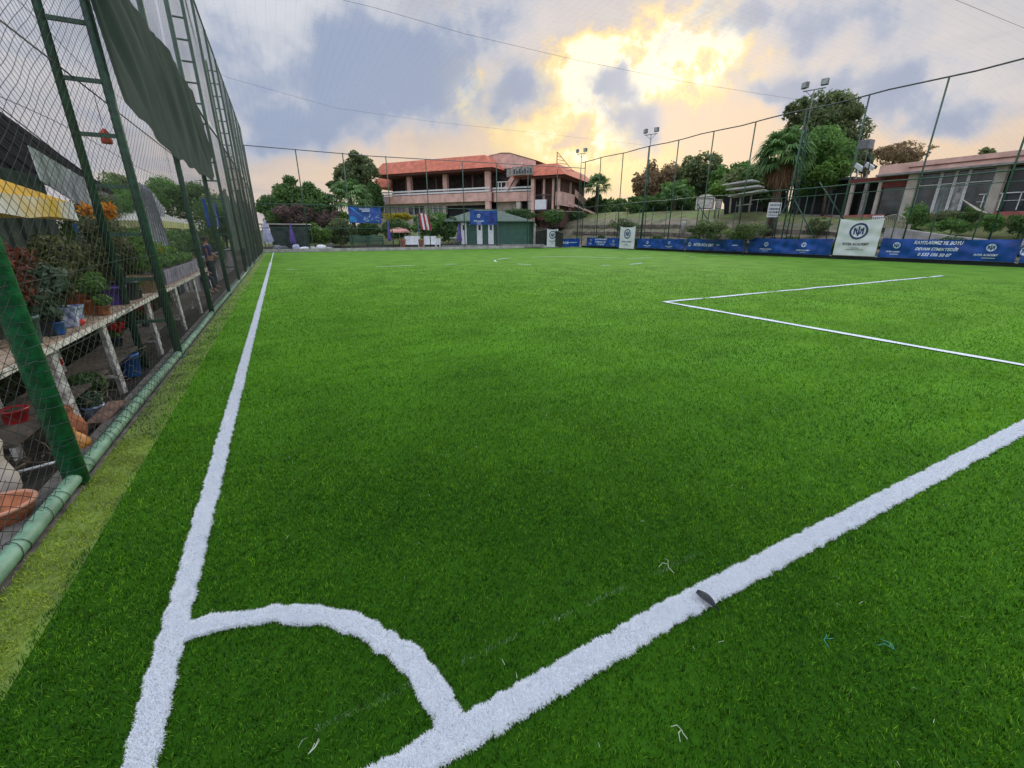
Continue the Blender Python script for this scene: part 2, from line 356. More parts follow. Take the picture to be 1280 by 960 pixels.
m_ = pale & ~line & (y > 3.55+ed*3); V, Fq, uv = blades(x[m_], y[m_], d[m_], h=.02, lean=.9); o = link('worn_turf_strip', np_mesh('worn_turf_strip', V, Fq, uv), M_GRASSD); tag(o, 'dull worn strip of turf along the fence foot beyond the bright strip', 'turf', kind='stuff')
m_ = pale & ~line & (y <= 3.55+ed*3); V, Fq, uv = blades(x[m_], y[m_], d[m_], h=.03, lean=.9)
o = link('pale_turf_strip', np_mesh('pale_turf_strip', V, Fq, uv), M_GRASSE); tag(o, 'yellowish green strip of turf between the fence foot and the darker pitch', 'turf', kind='stuff')
def whiteline(name, fn, n, xr, yr, h=.024, w=.0030, dscale=1., label='', thin=1.):
    X_ = RNG.uniform(*xr, n); Y_ = RNG.uniform(*yr, n); D_ = np.hypot(X_-CAM[0], Y_-CAM[1])
    k = fn(X_, Y_) & (RNG.random(n) < np.minimum(1, (2.6/D_)**1.3)*thin)
    X_, Y_, D_ = X_[k], Y_[k], D_[k]
    V, Fq, uv = blades(X_, Y_, D_, h=h, w=w, lean=.95, z0=ZW, hv=.25, hn=.03, fld=0)
    o = link(name, np_mesh(name, V, Fq, uv), M_GRASSW if 'faint' not in name else leafmat('faded_blades', (.10, .20, .08), (.26, .36, .24), (.48, .55, .46), .3)); tag(o, label, 'turf', kind='stuff'); return o
whiteline('touchline_fibres', in_touch, 2300000, (-.08, .10), (-.05, 30), label='white turf fibres of the long touchline beside the left fence')
whiteline('goal_line_fibres', lambda x, y: in_goal(x, y) & (x > TL1), 1400000, (0, 14), (-.09, .16), label='white turf fibres of the goal line crossing the right foreground')
whiteline('corner_arc_fibres', lambda x, y: in_arc(x, y) & (y > GL1-.05) & (x > TL1), 600000, (0, 1.1), (0, 1.1), label='white turf fibres of the curved corner arc')
whiteline('faint_line_fibres', lambda x, y: (np.abs(y-.255-(N1(x*3, y)-.5)*.01) < .012) & (N1(x*7, y) > .35), 1100, (.55, 2.7), (.23, .28), h=.020, w=.0011, label='thin faint row of white fibres running beside the goal line')
whiteline('box_line_fibres', lambda x, y: in_box(x, y) & (N3(x*1.7, y*1.7+9) > .25), 900000, (9.3, 25.6), (.2, 7.3), label='white fibres of the penalty box line')
near_shade(M_GRASS, 0, 1, [(1.2, (1.15, 1.32, .5)), (3.2, (1.75, 1.78, .6)), (6, (2.25, 2.0, .8)), (12, (2.35, 1.95, 1.0)), (20, (2.35, 1.85, 1.25))])
# loose fibres and a dark leaf on the turf
for i, (u, v, lab) in enumerate([(852, 912, 'pale loose strand on the turf below the goal line, nearest the bottom right'), (385, 943, 'pale loose strands standing inside the corner arc near the bottom edge'), (835, 705, 'curled pale strand left of the dark flake beyond the goal line'),
                                 (1030, 798, 'teal loose strand right of the goal line'), (1118, 812, 'teal loose strand farthest right on the foreground turf')]):
    p = onZ(u, v, .035); c = empty('loose_fibre', p, lab, 'fibre'); b = MB()
    for k in range(3):
        a = random.uniform(0, 6.3); L = random.uniform(.03, .07)
        b.tube([(0, 0, 0), (math.cos(a)*L*.5, math.sin(a)*L*.5, .008), (math.cos(a+.4)*L, math.sin(a+.4)*L, .002)], .0012, 4)
    b.build('strand', mat('teal_fibre', (.05, .35, .28), .6) if i > 2 else mat('pale_fibre', (.55, .62, .5), .6), c, world=False)
xs_ = RNG.uniform(-.3, 7, 260); ys_ = RNG.uniform(-.8, 6, 260); V, Fq, uv = blades(xs_, ys_, np.hypot(xs_-CAM[0], ys_-CAM[1])*.6, h=.045, w=.0012, lean=1.9, z0=.018, fld=0)
o = link('scattered_fibres', np_mesh('scattered_fibres', V, Fq, uv), mat('pale_fibre', (.45, .52, .36), .6)); tag(o, 'tiny pale loose fibres scattered over the foreground turf', 'fibres', kind='stuff')
p0, p1 = onZ(872, 738, .05), onZ(899, 763, .03)
c = empty('rubber_flake', (p0+p1)/2, 'dark rubbery flake lying across the white goal line', 'debris'); b = MB()
dv = (p1-p0); L = dv.length; dv.normalize(); sv = Vector((-dv.y, dv.x, 0)).normalized()
rows = []
for k in range(9):
    t = k/8; wd = .022*(math.sin(math.pi*min(1, t*1.05+.12))**.6)+.002; pc = dv*L*(t-.5)+Vector((0, 0, .012*math.sin(t*3.1)))
    rows.append([pc-sv*wd-Vector((0, 0, .006)), pc+Vector((0, 0, .006)), pc+sv*wd-Vector((0, 0, .004))])
for k in range(8):
    for j in range(2): b.poly([rows[k][j], rows[k][j+1], rows[k+1][j+1], rows[k+1][j]])
b.build('flake', mat('black_rubber', (.012, .018, .03), .5, .3, 60, .5, 200), c, world=False)

# ------------------------------------------------------------------ nets
def strands(a0, a1, z0, z1, cell, step, thick, wob=.012, frame='X', plane=0., seed=0, sag=0., asp=1.):
    """diamond net on a vertical plane; a = along, z = up"""
    L = (a1-a0)/asp; H = z1-z0; h = cell
    def clipline(c, s):
        # points (a, z) with a - s*z' = c ; z' = z - z0
        if s > 0: lo = max(0, -c); hi = min(H, L-c)
        else: lo = max(0, c-L); hi = min(H, c)
        return lo, hi
    k0 = int(-H/h)-1; k1 = int((L+H)/h)+1
    P, Q = [], []
    for s in (1, -1):
        for k in range(k0, k1+1):
            c = k*h; lo, hi = clipline(c, s)
            if hi-lo < h*.2: continue
            n = max(1, int(round((hi-lo)/(h*step)))); zz = np.linspace(lo, hi, n+1); aa = c+s*zz
            P.append(np.stack([aa[:-1], zz[:-1]], 1)); Q.append(np.stack([aa[1:], zz[1:]], 1))
    P = np.concatenate(P); Q = np.concatenate(Q)
    def pos(W):
        a = W[:, 0]*asp; z = W[:, 1]
        da = (N1(a*2.3+seed, z*2.3)-.5)*wob*2.2+(N2(a*.7, z*.7+seed)-.5)*wob*6; dz = (N3(a*2.1, z*2.1+seed)-.5)*wob*2.4+(N4(a*.6+seed, z*.6)-.5)*wob*6
        nn = (N2(a*.5+seed, z*.5)-.5)*wob*5
        if frame == 'X': return np.stack([plane+nn, a0+a+da, z0+z+dz], 1)
        if frame == 'Y': return np.stack([a0+a+da, plane+nn, z0+z+dz], 1)
        return np.stack([plane+z+dz, a0+a+da, z0*0+sag+nn*2], 1)
    A, B = pos(P), pos(Q); d = B-A; d /= np.linalg.norm(d, axis=1)[:, None]+1e-9
    r1 = np.cross(d, np.array([.3, .9, .2])); r1 /= np.linalg.norm(r1, axis=1)[:, None]; r2 = np.cross(d, r1); n = len(A)
    V = np.empty((n, 6, 3), np.float32)
    for k in range(3):
        ca, sa = math.cos(k*2.0944)*thick/2, math.sin(k*2.0944)*thick/2
        V[:, k] = A+r1*ca+r2*sa; V[:, 3+k] = B+r1*ca+r2*sa
    i = np.arange(n)[:, None]*6
    return V.reshape(-1, 3), np.concatenate([i+np.array([[0, 1, 4, 3]]), i+np.array([[1, 2, 5, 4]]), i+np.array([[2, 0, 3, 5]])])
def net(name, parent, m, parts):
    Vs, Fs, o = [], [], 0
    for kw in parts:
        V, Fq = strands(**kw); Vs.append(V); Fs.append(Fq+o); o += len(V)
    V = np.concatenate(Vs); L = root_loc(parent); V = V-np.array([L.x, L.y, L.z], np.float32)
    return link(name, np_mesh(name, V, [np.concatenate(Fs)]), m, parent)

# ------------------------------------------------------------------ left fence
HL = 10.2; RL = 5.2
lf = empty('tall_fence', (XF0, 20, 0), 'tall green netted fence along the left touchline, with a pale pipe at its foot', 'fence')
posts = [-1.2, 2.8, 6.55]+[10.3+3.85*k for k in range(10)]
for yy in posts:
    near = yy == 2.8
    b = MB(); r = .068 if near else .05; b.tube([(XF0, yy, .02), (XF0, yy, 2.5), (XF0, yy, HL)], r, 14)
    po = b.build('post', M_POSTB if near else M_POST, lf)
    if near:
        rnd = random.Random(3)
        for z in np.arange(.15, 3.4, .085):
            z = z+rnd.uniform(-.03, .03); t1 = rnd.uniform(-.02, .02); pts = []
            for k in range(13):
                a = k*math.pi/6; pts.append((XF0+math.cos(a)*(r+.002), yy+math.sin(a)*(r+.002), z+t1*math.cos(a+z*9)))
            b = MB(); b.tube(pts, .0022, 5, cap=False); b.build('lashing', M_WIREG, po)
    else:
        b = MB(); b.tube([(XF0, yy, -.02), (XF0, yy, .03)], r*1.7, 12); b.build('base_collar', M_POST, po)
b = MB(); b.tube([(XF0, t, HL+.01*math.sin(t)) for t in np.arange(-2, YF1+.1, 2)]+[(XF0, YF1, HL)], .03, 8); b.build('top_rail', M_POST, lf)
b = MB(); b.tube([(XF0, t, RL-.05*math.sin(t*.8)) for t in np.arange(-2, YF1+.1, 1.5)]+[(XF0, YF1, RL)], .028, 8); b.build('middle_rail', M_POST, lf)
b = MB(); b.tube([(XF0+.005*math.sin(t), t, .062) for t in np.arange(-2.5, YF1, .5)], .046, 14); bp = b.build('base_pipe', M_PIPE, lf)
rnd = random.Random(5); nl_ = 0
for yy in np.arange(.6, 16, .10):
    if abs(yy-2.75) < .12 or rnd.random() < (.6 if yy < 3 else .25): continue
    yy += rnd.uniform(-.03, .03); tl = rnd.uniform(-.05, .05)
    nl_ += 1
    if nl_ > 98: break
    b = MB(); b.tube([(XF0+math.cos(a)*.055, yy+tl*math.cos(a*1.0+1), .062+math.sin(a)*.055) for a in np.arange(0, 6.4, .52)], .0022, 5, cap=False); b.build('lashing', M_NET, bp)
# ladder-like bracing frames behind some posts
for yy in (6.55, 18.0, 29.55, 41.1):
    b = MB(); X2 = -1.27; b.tube([(X2, yy, -.1), (X2, yy, HL-.1)], .045, 10)
    for z in np.arange(.55, HL, .57): b.beam((X2+.04, yy, z), (XF0-.04, yy, z), .035, .045)
    b.build('ladder_frame', M_POST, lf)
net('netting', lf, M_NET, [dict(a0=1.0, a1=9, z0=.09, z1=4.6, cell=.088, step=1, thick=.0040, wob=.018, asp=1.5, frame='X', plane=XF0+.035),
                           dict(a0=9, a1=22, z0=.09, z1=5.2, cell=.11, step=2, thick=.0032, asp=1.3, wob=.012, frame='X', plane=XF0+.035, seed=4),
                           dict(a0=22, a1=YF1, z0=.09, z1=5.2, cell=.13, step=2, thick=.0038, wob=.012, frame='X', plane=XF0+.035, seed=4),
                           dict(a0=2, a1=12, z0=4.6, z1=HL, cell=.11, step=2, thick=.0028, asp=1.3, wob=.02, frame='X', plane=XF0+.035, seed=8),
                           dict(a0=12, a1=YF1, z0=RL, z1=HL, cell=.16, step=2, thick=.0030, wob=.02, frame='X', plane=XF0+.035, seed=8)])
b = MB(); rnd = random.Random(2)
for k, (zz, dip) in enumerate([(.95, .05), (1.42, .02), (2.55, .03), (3.35, .06)]):
    b.tube([(XF0+.045, t, zz+dip*math.sin(t*1.3+k)) for t in np.arange(1.5, 16, .4)], .0028, 5)
b.build('tie_wire', M_NET, lf)
# shade cloth hung on the net
sc = empty('shade_cloth', (XF0, 10, 3), 'grey green shade cloth sagging from the middle rail of the left fence', 'cloth')
def cloth_grid(nu, nv, fn): 
    V = []; Fq = []
    for i in range(nu+1):
        for j in range(nv+1): V.append(fn(i/nu, j/nv))
    for i in range(nu):
        for j in range(nv): k = i*(nv+1)+j; Fq.append((k, k+nv+1, k+nv+2, k+1))
    return V, Fq
top = [(5.9, 4.75), (6.6, 4.72), (8.6, 4.94), (9.7, 4.99), (10.7, 5.14), (14.2, 5.16), (14.7, 4.95), (15.3, 4.6)]
bot = [(5.9, 4.75), (6.6, 3.22), (7.96, 3.10), (9.0, 2.96), (9.99, 3.02), (12.5, 3.02), (14.5, 3.10), (15.5, 3.25)]
ts = [0, .07, .25, .36, .48, .8, .9, 1]
def ip(tab, t): return (np.interp(t, ts, [p[0] for p in tab]), np.interp(t, ts, [p[1] for p in tab]))
def cf(s, t):
    a, za = ip(top, s); c, zc = ip(bot, s); yy = a*(1-t)+c*t; zz = za*(1-t)+zc*t
    fold = math.sin(s*26-t*9)*.6+math.sin(s*61-t*19+1.3)*.45+math.sin(s*97-t*27)*.25+math.sin(s*15-t*4)*.3
    return (XF0+.13+.055*fold*(.25+math.sin(math.pi*min(1, t+.12))), yy, zz+.03*math.sin(s*40)*t)
V, Fq = cloth_grid(120, 26, cf); b = MB(); b.v = V
for f in Fq: b.face(f, True)
b.build('cloth', M_CLOTH, sc)
b = MB(); b.tube([(XF0+.06, *ip(top, s)) for s in np.linspace(0, 1, 24)], .014, 6); b.build('hem_cord', M_DSTEEL, sc)

# kerb below the left fence
b = MB(); b.box(((-.80-1.06)/2, 20, -.02), (.26, 56, .05)); kb = b.build('kerb', mat('dirty_kerb', (.15, .14, .125), .95, .35, 6, .5, 30)); tag(kb, kind='structure')

# ------------------------------------------------------------------ back and right fences
HB = 9.0; RB = 4.3; HR = 10.1; RR = 4.85
bf = empty('back_fence', (17, YF1, 0), 'tall green netted fence across the far end of the pitch', 'fence')
xs = [XF0+.02+(XF1-XF0)*k/9 for k in range(0, 9)]
for xx in xs: b = MB(); b.tube([(xx, YF1, 0), (xx, YF1, HB)], .05, 8); b.build('post', M_POST, bf)
b = MB(); b.tube([(XF0, YF1, HB), (10, YF1, HB-.1), (XF1, YF1, HB+.35)], .04, 8); b.build('top_rail', M_STEEL, bf)
b = MB(); b.tube([(XF0, YF1, RB), (XF1, YF1, RB)], .04, 8); b.build('middle_rail', M_POST, bf)
b = MB(); b.tube([(XF0, YF1, 2.2), (13, YF1, 2.2)], .03, 8); b.build('lower_rail', M_POST, bf)
b = MB(); b.box((17.5, YF1, .16), (XF1-XF0, .16, .3)); b.build('kerb_wall', M_CONCL, bf)
net('netting', bf, M_NET, [dict(a0=XF0, a1=XF1, z0=.3, z1=RB, cell=.16, step=3, thick=.005, wob=.01, frame='Y', plane=YF1),
                           dict(a0=XF0, a1=XF1, z0=RB, z1=HB, cell=.35, step=3, thick=.0014, wob=.02, frame='Y', plane=YF1)])
rf = empty('right_fence', (XF1, 20, 0), 'tall green netted fence along the right side behind the blue banners', 'fence')
ry = [YF1]+[44.3-3.9*k for k in range(0, 13)]
for yy in ry: b = MB(); b.tube([(XF1, yy, 0), (XF1, yy, HR)], .05, 8); b.build('post', M_POST, rf)
b = MB(); b.tube([(XF1, t, HR+.05*math.sin(t*.9)) for t in np.arange(-8, YF1+1, 2)], .045, 8); b.build('top_rail', M_DSTEEL, rf)
b = MB(); b.tube([(XF1, t, RR+.03*math.sin(t*.9)) for t in np.arange(-8, YF1+1, 2)], .04, 8); b.build('middle_rail', M_POST, rf)
b = MB(); b.tube([(XF1, t, RR-.55) for t in np.arange(-8, 26, 2)], .025, 8); b.build('lower_rail', M_POST, rf)
b = MB(); b.box((XF1, 20, .11), (.1, 56, .22)); b.build('kickboard', mat('black_green_board', (.01, .02, .018), .6), rf)
net('netting', rf, M_NET, [dict(a0=-6, a1=YF1, z0=.2, z1=RR, cell=.16, step=3, thick=.0045, wob=.01, frame='X', plane=XF1+.05),
                           dict(a0=-6, a1=YF1, z0=RR, z1=HR, cell=.35, step=3, thick=.0012, wob=.02, frame='X', plane=XF1+.05)])
for yy in np.arange(8, 47, 1.95):
    if min(abs(yy-q_) for q_ in ry) > .5: b = MB(); b.tube([(XF1+.25, yy, .2), (XF1+.25, yy, RR-.55)], .03, 6); b.build('lower_post', M_POST, rf)
# short raking struts behind the right fence
for yy, zz in ((29.5, 2.9), (19.0, 3.8)):
    b = MB(); b.tube([(XF1+.1, yy, zz+1.4), (XF1+1.3, yy-1.6, zz-1.2)], .05, 8); b.build('brace', M_POST, rf)
# overhead net and support cables
on = empty('overhead_net', (17, 20, 10), 'thin net stretched high over the whole pitch', 'net')
b = MB()
for x_ in np.arange(XF0, XF1, .35):
    o_ = len(b.v); w_ = .0010
    for y_ in np.arange(-4, YF1+2, 3.4): zz_ = 10.0-.10*math.sin(math.pi*(x_-XF0)/(XF1-XF0))+.03*math.sin(y_*1.2+x_*.4); xx_ = x_+.03*math.sin(y_*.7+x_); b.v += [(xx_-w_, y_, zz_), (xx_+w_, y_, zz_)]
    for k in range((len(b.v)-o_)//2-1): b.face((o_+2*k, o_+2*k+1, o_+2*k+3, o_+2*k+2))
for y_ in np.arange(-4, YF1, .35):
    o_ = len(b.v)
    for x_ in np.arange(XF0, XF1+2, 3.4): zz_ = 9.995-.10*math.sin(math.pi*(x_-XF0)/(XF1-XF0))+.03*math.sin(y_*1.2+x_*.4); yy_ = y_+.03*math.sin(x_*.7+y_); b.v += [(x_, yy_-w_, zz_), (x_, yy_+w_, zz_)]
    for k in range((len(b.v)-o_)//2-1): b.face((o_+2*k, o_+2*k+1, o_+2*k+3, o_+2*k+2))
b.build('netting', M_NET, on)
for (lab, pts) in (('sagging overhead cable over the pitch, ending at the nearest light mast', [onZ(380, -12, 10), onZ(470, 10, 10), onZ(580, 42, 10), onZ(720, 75, 9.9), onZ(860, 103, 9.9), onZ(1000, 125, 10), Vector((36.5, 19.6, 10.1))]),
                   ('fainter sagging cable over the far half of the pitch', [Vector((XF0, 31.5, 10.1)), onZ(285, 97, 10), onZ(420, 135, 9.9), onZ(540, 152, 9.9), onZ(660, 165, 9.9), Vector((36, 35.6, 10))]),
                   ('cable crossing the upper right corner of the view', [onZ(1100, -40, 10), onZ(1195, 0, 10), onZ(1280, 35, 10), onZ(1350, 55, 10)])):
    c = empty('overhead_cable', pts[0], lab, 'cable'); b = MB(); b.tube(pts, .006, 5); b.build('wire', M_DSTEEL, c)
# floodlight masts
def mast(base, top, lab, w=.42, tripod=False, grp='floodlight masts'):
    r_ = empty('floodlight_mast', base, lab, 'light mast', grp); base, top = Vector(base), Vector(top); H = top.z-base.z
    b = MB()
    for sx, sy in ((-1, -1), (1, -1), (0, 1)):
        b.tube([base+Vector((sx*w/2, sy*w/2, 0)), base.lerp(top, .75)+Vector((sx*w*.22, sy*w*.22, 0)), base.lerp(top, .8)], .035, 6)
    b.build('leg', M_POST, r_) if False else None
    C_ = [(-1, -1), (1, -1), (0, 1)]
    for sx, sy in C_:
        b = MB(); b.tube([base+Vector((sx*w/2, sy*w/2, 0)), base.lerp(top, .75)+Vector((sx*w*.22, sy*w*.22, 0)), base.lerp(top, .8)], .035, 6); b.build('leg', M_POST, r_)
    b = MB(); nst = 16
    for k in range(nst):
        t0, t1 = .75*k/nst, .75*(k+1)/nst
        for j in range(3):
            f0 = w/2*(1-.56*t0/.75); f1 = w/2*(1-.56*t1/.75); p = C_[j]; q_ = C_[(j+1) % 3]
            P0 = base.lerp(top, t0)+Vector((p[0]*f0, p[1]*f0, 0)); P1 = base.lerp(top, t1)+Vector((q_[0]*f1, q_[1]*f1, 0)); b.tube([P0, P1], .014, 4, cap=False)
    b.build('lattice', M_POST, r_)
    b = MB(); b.tube([base.lerp(top, .74), top], .04, 8); b.build('pole', M_STEEL, r_)
    if tripod:
        for dx, dy in ((-.4, 2.3), (.9, -2.6)):
            b = MB(); b.tube([base+Vector((0, 0, 4.2)), Vector((base.x+dx, base.y+dy, base.z+.1))], .045, 7); b.build('stay', M_POST, r_)
    ax = Vector((.35, -.94, 0)); b = MB(); b.tube([top-ax*.7, top+ax*.7], .035, 6)
    b.tube([top-ax*.55, top-Vector((0, 0, .5))], .02, 5); b.tube([top+ax*.55, top-Vector((0, 0, .5))], .02, 5); b.build('crossarm', M_STEEL, r_)
    for s in (-1, 1):
        c = top+ax*.6*s+Vector((-.05, 0, .36)); b = MB(); rz = math.atan2(-.35, -.94)*s*.15+R(20)
        b.box(c, (.28, .46, .40), rz=R(20 if s > 0 else -15), rx=0); h = b.build('floodlight', M_STEEL, r_, bevel=.03)
        b = MB(); rz = R(20 if s > 0 else -15); b.box(c+Vector((-.145*math.cos(rz), -.145*math.sin(rz), 0)), (.02, .38, .32), rz=rz); b.build('lens', mat('lamp_glass', (.35, .38, .38), .15, .2), h)
XM = 37.0
for (u0, u, v, lab, tr) in ((980, 1018, 112, 'green lattice floodlight mast with side stays, nearest on the right', True), (806, 814, 168, 'lattice floodlight mast in the middle of the right side', False), (722, 727, 192, 'farthest lattice floodlight mast beside the pink building', False)):
    t = onX(u, v, XM); bb = onX(u0, 303, XM); b0 = Vector((XM, t.y, tz(XM, t.y))); mast(b0, t, lab, tripod=tr, w=.6 if tr else .45)
b = MB()
def dup_tree(o, parent=None):
    c = o.copy(); COL.objects.link(c); c.parent = parent
    for ch in list(o.children): dup_tree(ch, c)
    return c

# ------------------------------------------------------------------ text and logo
TXT = {}
def textmesh(s, bold=.018, shear=0.):
    key = (s, bold, shear)
    if key in TXT: return TXT[key]
    cu = bpy.data.curves.new('t', 'FONT'); cu.body = s; cu.align_x = 'CENTER'; cu.align_y = 'CENTER'; cu.size = 1; cu.offset = bold*1.3; cu.shear = shear; cu.resolution_u = 2
    o = bpy.data.objects.new('t', cu); COL.objects.link(o); dg = bpy.context.evaluated_depsgraph_get(); dg.update()
    me = bpy.data.meshes.new_from_object(o.evaluated_get(dg)); V = np.array([v.co[:2] for v in me.vertices]); Fs = [tuple(p.vertices) for p in me.polygons]
    bpy.data.objects.remove(o); bpy.data.meshes.remove(me); TXT[key] = (V, Fs); return V, Fs
def add_text(b, s, cx, cy, wd, h, pos, bold=.02, shear=.25):
    """pos(a, z) -> 3d point. fits the text to width wd and cap height h"""
    V, Fs = textmesh(s, bold, shear); w = np.ptp(V[:, 0]); hh = np.ptp(V[:, 1]); mid = (V.min(0)+V.max(0))/2
    o = len(b.v)
    for p in V: b.v.append(tuple(pos(cx+(p[0]-mid[0])/w*wd, cy+(p[1]-mid[1])/hh*h)))
    for f in Fs: b.face(tuple(i+o for i in f))
def ring(b, cx, cy, r0, r1, pos, n=36):
    o = len(b.v)
    for k in range(n):
        a = 2*math.pi*k/n; b.v.append(tuple(pos(cx+r0*math.cos(a), cy+r0*math.sin(a)))); b.v.append(tuple(pos(cx+r1*math.cos(a), cy+r1*math.sin(a))))
    for k in range(n): k2 = (k+1) % n; b.face((o+2*k, o+2*k+1, o+2*k2+1, o+2*k2))
def disc(b, cx, cy, r, pos, n=36):
    o = len(b.v); b.v.append(tuple(pos(cx, cy)))
    for q_ in (.35, .7, 1.): b.v += [tuple(pos(cx+q_*r*math.cos(2*math.pi*k/n), cy+q_*r*math.sin(2*math.pi*k/n))) for k in range(n)]
    for k in range(n):
        k2 = (k+1) % n; b.face((o, o+1+k, o+1+k2))
        for j in (0, 1): b.face((o+1+j*n+k, o+1+(j+1)*n+k, o+1+(j+1)*n+k2, o+1+j*n+k2))
def stroke(b, pts, w, pos):
    pts = [(pts[i][0]+(pts[i+1][0]-pts[i][0])*t_/3, pts[i][1]+(pts[i+1][1]-pts[i][1])*t_/3) for i in range(len(pts)-1) for t_ in range(3)]+[pts[-1]]
    for (x0, y0), (x1, y1) in zip(pts[:-1], pts[1:]):
        L = math.hypot(x1-x0, y1-y0); nx, ny = -(y1-y0)/L*w/2, (x1-x0)/L*w/2
        b.poly([pos(x0+nx, y0+ny), pos(x0-nx, y0-ny), pos(x1-nx, y1-ny), pos(x1+nx, y1+ny)])
def monogram(b, cx, cy, r, pos):
    """interlaced upright and slanting strokes of the round emblem"""
    sl = .14*r; w = .17*r
    for dx in (-.50, .50): stroke(b, [(cx+dx*r, cy-.44*r), (cx+dx*r, cy+.44*r)], w, pos)
    for dx in (-.24, .24): stroke(b, [(cx+dx*r, cy-.36*r), (cx+dx*r, cy+.36*r)], w*.6, pos)
    stroke(b, [(cx, cy-.64*r), (cx, cy+.64*r)], w, pos)
    stroke(b, [(cx-.50*r, cy+.44*r), (cx-.02*r, cy-.50*r)], w*.8, pos); stroke(b, [(cx+.02*r, cy-.50*r), (cx+.50*r, cy+.44*r)], w*.8, pos)

def banner(name, lab, org, dirv, W, H, items, m=M_BLUE, sheet_items=(), wr=.019, group=None, poles=False, seed=0):
    """org = lower corner at the left as seen from the pitch, dirv = horizontal unit vector to the right"""
    r_ = empty(name, org, lab, 'banner', group); D = Vector(dirv).normalized(); Nn = Vector((0, 0, 1)).cross(D)*-1
    # normal towards the pitch
    mid = Vector(org)+D*W/2
    if Nn.dot(Vector(CAM)-mid) < 0: Nn = -Nn
    def pos0(a, z, off):
        n = wr*(math.sin(a*3.1+z*4+seed)+.8*math.sin(a*7.3-z*6+seed*2)+.7*math.sin(z*9+a*2.2)) + wr*3.2*(N1(np.array(a*.9+seed), np.array(z*2.2))-.5)
        sagz = -.05*H*math.sin(math.pi*a/W)*(z/H) + .012*math.sin(a*5+seed)*(z/H)
        return Vector(org)+D*a+Vector((0, 0, z+sagz))+Nn*(n+off)
    nu = max(8, int(W*13)); nv = max(8, int(H*16)); V, Fq = cloth_grid(nu, nv, lambda s, t: tuple(pos0(s*W, t*H, 0)))
    b = MB(); b.v = V
    for f in Fq: b.face(f, True)
    cl = b.build('cloth', m, r_)
    layers = {}
    for it in items:
        kind = it[0]
        if kind == 'text': _, s, cx, cy, wd, h, mm, sh = it; b = layers.setdefault(('lettering', mm.name), MB()); add_text(b, s, cx*W, cy*H, wd*W, h*H, lambda a, z: pos0(a, z, .016), shear=sh)
        elif kind == 'line': _, cx, cy, wd, h, mm = it; b = layers.setdefault(('lettering', mm.name), MB()); b.poly([pos0(cx*W+i*wd*W/2, cy*H+j*h*H/2, .02) for i, j in ((-1, -1), (1, -1), (1, 1), (-1, 1))])
        elif kind == 'logo':
            _, cx, cy, rr, fg, bg = it; b = MB(); disc(b, cx*W, cy*H, rr*H*.97, lambda a, z: pos0(a, z, .016)); e = b.build('emblem', bg, cl)
            b = MB(); ring(b, cx*W, cy*H, rr*H*.78, rr*H, lambda a, z: pos0(a, z, .026)); monogram(b, cx*W, cy*H, rr*H*.95, lambda a, z: pos0(a, z, .026)); b.build('monogram', fg, cl)
        elif kind == 'blob':
            _, pts, mm = it; b = layers.setdefault(('print', mm.name), MB()); b.poly([pos0(a*W, z*H, .010) for a, z in pts])
    for (nm, mn), b in layers.items(): b.build(nm, MATS[mn], cl)
    # hem ropes at the corners
    b = MB()
    for a in (0, W):
        for z in (0, H): p = pos0(a, z, .0); b.tube([p, p+D*(-.12 if a == 0 else .12)+Nn*-.1+Vector((0, 0, .05 if z else -.05))], .008, 4)
    b.build('tie', M_WHITE, r_)
    return r_
T_ = 'text'
def two_logo(small=''): return [('logo', .24, .60, .20, M_BLUE, M_LET), ('logo', .70, .62, .20, M_BLUE, M_LET), (T_, 'INTER ACADEMY', .24, .26, .16, .09, M_LET, .3), ('line', .24, .13, .07, .02, M_LET), (T_, 'INTER ACADEMY', .70, .26, .16, .09, M_LET, .3), ('line', .70, .13, .07, .02, M_LET)]
call = [('logo', .14, .66, .21, M_BLUE, M_LET), (T_, 'INTER ACADEMY', .12, .32, .12, .08, M_LET, .3), (T_, 'MARMARIS', .13, .17, .06, .035, M_LET, 0.),
        (T_, 'KAYITLARIMIZ YIL BOYU', .455, .84, .36, .18, M_LET, .3), (T_, 'DEVAM ETMEKTEDİR', .455, .54, .32, .20, M_LET, .3), (T_, '0 532 156 50 07', .455, .23, .25, .17, M_LET, .3),
        ('logo', .83, .63, .22, M_BLUE, M_LET), (T_, 'INTER ACADEMY', .81, .29, .16, .10, M_LET, .3), ('line', .83, .15, .09, .025, M_LET)]
call = [c for c in call if c[1] != 'MARMARIS']+[('line', .13, .19, .07, .025, M_LET)]
wide = [('logo', .07, .5, .24, M_BLUE, M_LET), (T_, 'INTER ACADEMY', .32, .5, .36, .28, M_LET, .3), ('line', .70, .52, .34, .06, M_LET)]
whiteb = [('logo', .5, .70, .23, M_LOGO, M_BANW), (T_, 'INTER ACADEMY', .5, .33, .62, .075, M_LETD, .0), ('line', .5, .22, .2, .012, M_LETD), ('line', .5, .17, .42, .012, M_LETD)]
XB = 35.55; dR = (0, -1, 0)
def xban(name, lab, u0, vt, u1, vb, items, m=M_BLUE, z0=.24, z1=None, **k):
    def bot(u):
        v = 315.
        for _ in range(8):
            p = onX(u, v, XB); x_, y_, z_ = XB-CAM[0], p.y-CAM[1], z0-CAM[2]; fw = x_*math.sin(AZ)+y_*math.cos(AZ); v = 480+F*(-(z_*CP+fw*SP))/(fw*CP-z_*SP)
        return onX(u, v, XB)
    a = bot(u0); c = bot(u1); zt = z1 or onX(u0, vt, XB).z
    return banner(name, lab, (XB-(.09 if m is M_BANW else 0), a.y, z0), dR, a.y-c.y, zt-z0, items, m, **k)
G1 = 'blue banners along the right fence'
xban('banner', 'small far blue banner with three lines of lettering, next to the corner of the fence', 733, 297, 774, 311, call, z1=1.25, seed=1)
